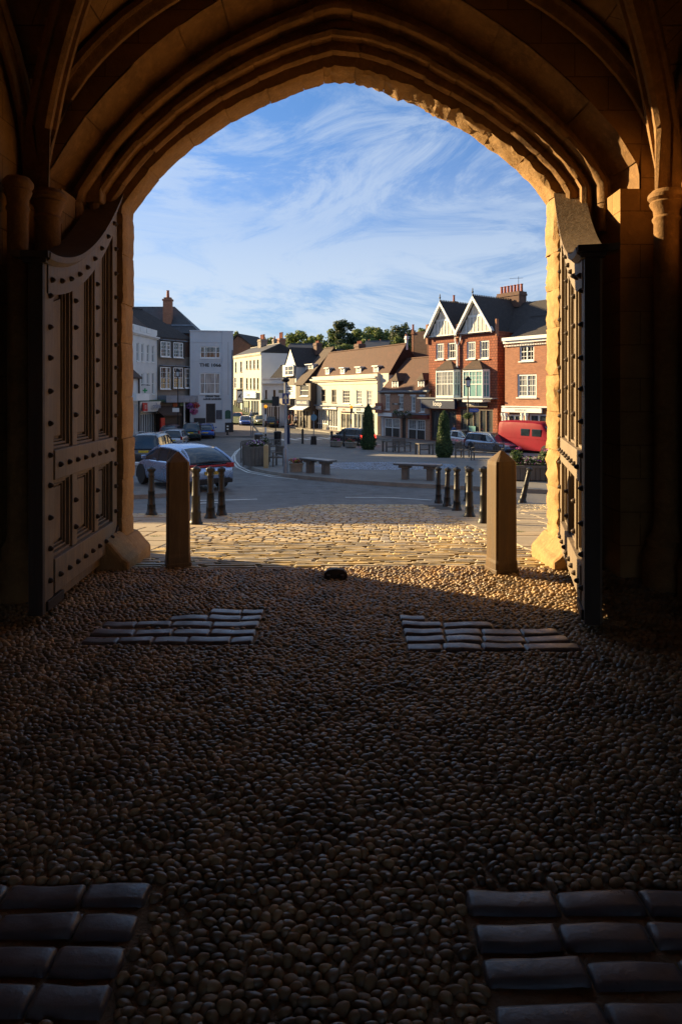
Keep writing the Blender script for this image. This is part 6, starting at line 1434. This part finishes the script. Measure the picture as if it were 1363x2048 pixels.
M_tl = [[leafm('oak leaf a', (.075,.110,.030), .8, .3, .3, 0), leafm('oak leaf b', (.125,.17,.048), .8, .3, .3, 0), leafm('oak leaf c', (.21,.24,.075), .8, .3, .3, 0)],
        [leafm('pine leaf a', (.030,.050,.022), .8, .3, .3, 0), leafm('pine leaf b', (.055,.080,.034), .8, .3, .3, 0), leafm('pine leaf c', (.09,.11,.05), .8, .3, .3, 0)],
        [leafm('ash leaf a', (.07,.10,.028), .8, .3, .3, 0), leafm('ash leaf b', (.12,.16,.045), .8, .3, .3, 0), leafm('ash leaf c', (.17,.20,.06), .8, .3, .3, 0)]]
M_bark = oak('bark', (.04,.03,.022), (.09,.07,.05), .9)
def tree(px, pyt, wpx, d, kind, label, seed):
    x = (px-CX)/F*d; z0 = hillz(d); zt = EYE-(pyt-HY)/F*d; h = zt-z0; w = wpx/F*d/2; rg = random.Random(seed); t = thing('tree', label, 'tree', (x, d, z0-.3), 0, 'trees on the hillside')
    tr = MB().tube([(0,0,-.3),(.1,.05,h*.25),(-.1,0,h*.5),(.05,0,h*.8)], [.38,.28,.18,.06], 7)
    for q in range(6): a = rg.uniform(0, 6.28); zz_ = h*rg.uniform(.3,.65); tr.tube([(0,0,zz_),(math.cos(a)*w*.35,math.sin(a)*w*.35,zz_+h*.1),(math.cos(a)*w*.7,math.sin(a)*w*.7,zz_+h*.18)], [.12,.08,.03], 5)
    tr.build('trunk', M_bark, t); bl = []
    if kind == 1:
        for i in range(30): q = i/29; rr = w*1.25*(1-q)**.75*(.75+.35*rg.random())+.3; a = rg.uniform(0, 6.28); bl.append((math.cos(a)*rr*.5, math.sin(a)*rr*.5, h*(.2+.77*q), rr*.6, rr*.6, h*.05+.25))
    else:
        w *= 1.5
        for i in range(30):
            a = rg.uniform(0, 6.28); e = rg.uniform(-.75, .85); rr = w*rg.uniform(.35, .85)*math.sqrt(max(.08, 1-e*e)); s = w*rg.uniform(.20, .36); bl.append((math.cos(a)*rr, math.sin(a)*rr, h*.60+e*(h*.38-.0), s, s, min(s*.8, h*.16)))
        bl.append((0, 0, h*.93, w*.25, w*.25, h*.07)); bl.append((0, 0, h*.6, w*.55, w*.55, h*.28))
    leaves('crown', t, bl, 5200, .27, M_tl[1 if kind == 3 else kind], seed, shell=.5)
TR = [(473,659,24,140,0,'small tree top showing just right of the pub parapet'),(502,671,44,150,0,'dark rounded tree above the slate roof behind the cream corner building'),(541,671,40,150,0,'low broad tree behind the chimneys of the corner building'),
 (597,657,50,135,0,'rounded tree left of centre behind the white pointed gable'),(636,668,44,140,0,'broad tree above the brown roof chimney'),(661,653,48,138,0,'tall leafy tree just left of the tallest dark tree'),(687,634,44,136,3,'tallest dark tree breaking the skyline left of the long roof centre'),
 (716,655,44,142,0,'leafy tree just right of the tallest dark tree'),(742,650,52,150,0,'broad tree in the middle of the wooded skyline'),(775,655,52,150,0,'dark tree above the long red roof'),(809,642,54,140,3,'dark rounded tall tree near the gabled building'),(841,652,36,150,0,'tree top between the brick block and gabled building'),
 (690,684,42,126,2,'pale green tree low over the long red tiled roof'),(795,668,44,124,2,'bright yellow-green tree beside the blue slate roof'),(768,685,30,122,2,'small pale bush in front of the blue slate roof'),(620,672,36,125,0,'mid green tree behind the dark slate roof'),(577,672,30,150,0,'dark tree behind the tall brick stack'),(851,680,20,120,2,'sliver of green tree beside the brick block'),
 (745,672,60,132,0,'wide dark tree under the skyline trees'),(655,680,50,130,0,'dense dark tree close behind the long roof ridge'),(520,680,60,140,0,'dark tree mass behind the corner building chimneys')]
for i, a in enumerate(TR): tree(*a, 20+i)
rgw = np.random.default_rng(5); wb_ = [(x, 158+8*math.sin(x*.3), hillz(158)+2.5, 4.2, 3, 3.6+1.0*math.sin(x*1.1)) for x in np.arange(-45, 42, 3.2)]
tag(leaves('woodland', None, wb_, 26000, .30, M_tl[0], 77, shell=.5), 'continuous dark wood filling the gaps along the hillside skyline', 'woodland', kind='stuff')
def topiary(px, py, pyt, wb, label, seed):
    x, y, z = gd(px, py, .11); k = y/F; h = (py-pyt)*k; w = wb*k/2; t = thing('topiary', label, 'topiary', (x, y, z), 0, 'clipped conical yews'); pr = [(w*.70,.03),(w*.98,h*.12),(w*.95,h*.24),(w*.70,h*.42),(w*.62,h*.62),(w*.55,h*.80),(w*.40,h*.92),(w*.12,h*.985)]
    MB().lathe([(max(.02, r-.07), zz_) for r, zz_ in pr], n=14).build('inner_growth', M_leaf[0], t, smooth=True); rg = np.random.default_rng(seed); n = 6500
    zs_ = rg.random(n)*h; rr = np.interp(zs_, [p[1] for p in pr], [p[0] for p in pr]); a = rg.random(n)*6.283; rr = rr*(1+.05*np.sin(a*5+zs_*4))*rg.uniform(.82, 1.12, n)
    C = np.stack([rr*np.cos(a), rr*np.sin(a), zs_], 1); nr_ = np.stack([np.cos(a), np.sin(a), np.full(n, .3)], 1)+rg.normal(0, .6, (n, 3)); nr_ /= np.linalg.norm(nr_, axis=1)[:, None]; u = np.cross(nr_, rg.normal(size=(n, 3))); u /= np.linalg.norm(u, axis=1)[:, None]; v = np.cross(nr_, u); s = rg.uniform(.025, .075, n)[:, None]
    raw_mesh('foliage', np.stack([C-u*s, C-v*s*.5, C+u*s, C+v*s*.5], 1).reshape(-1, 3), np.arange(4*n).reshape(n, 4), M_leaf, rg.choice(3, n, p=[.45,.4,.15]), t, smooth=False)
topiary(736, 899, 809, 31, 'tall narrow clipped yew beside the black estate', 1); topiary(887, 915, 822, 34, 'tall narrow clipped yew nearer the gate, before the navy shopfront', 2)
# grass tufts at the post feet
for px, py, lab in ((372,1125,'thin grass tuft at the foot of the left timber post'),(310,1075,'thin grass tuft by the left jamb stone'),(1040,1066,'small green grass tuft beyond the right timber post')):
    x, y, z = gd(px, py); V = []; rg = random.Random(px); m = MB()
    for i in range(40): a = rg.uniform(0, 6.28); r = rg.uniform(0, .10); h = rg.uniform(.02,.05); bx_, by_ = x+r*math.cos(a), y+r*math.sin(a)*.4; m.add([(bx_-.003,by_,z),(bx_+.003,by_,z),(bx_+rg.uniform(-.02,.02),by_+rg.uniform(-.02,.02),z+h)], [(0,1,2)])
    tag(m.build('grass', M_leaf[2], fix=False), lab, 'grass', kind='stuff')
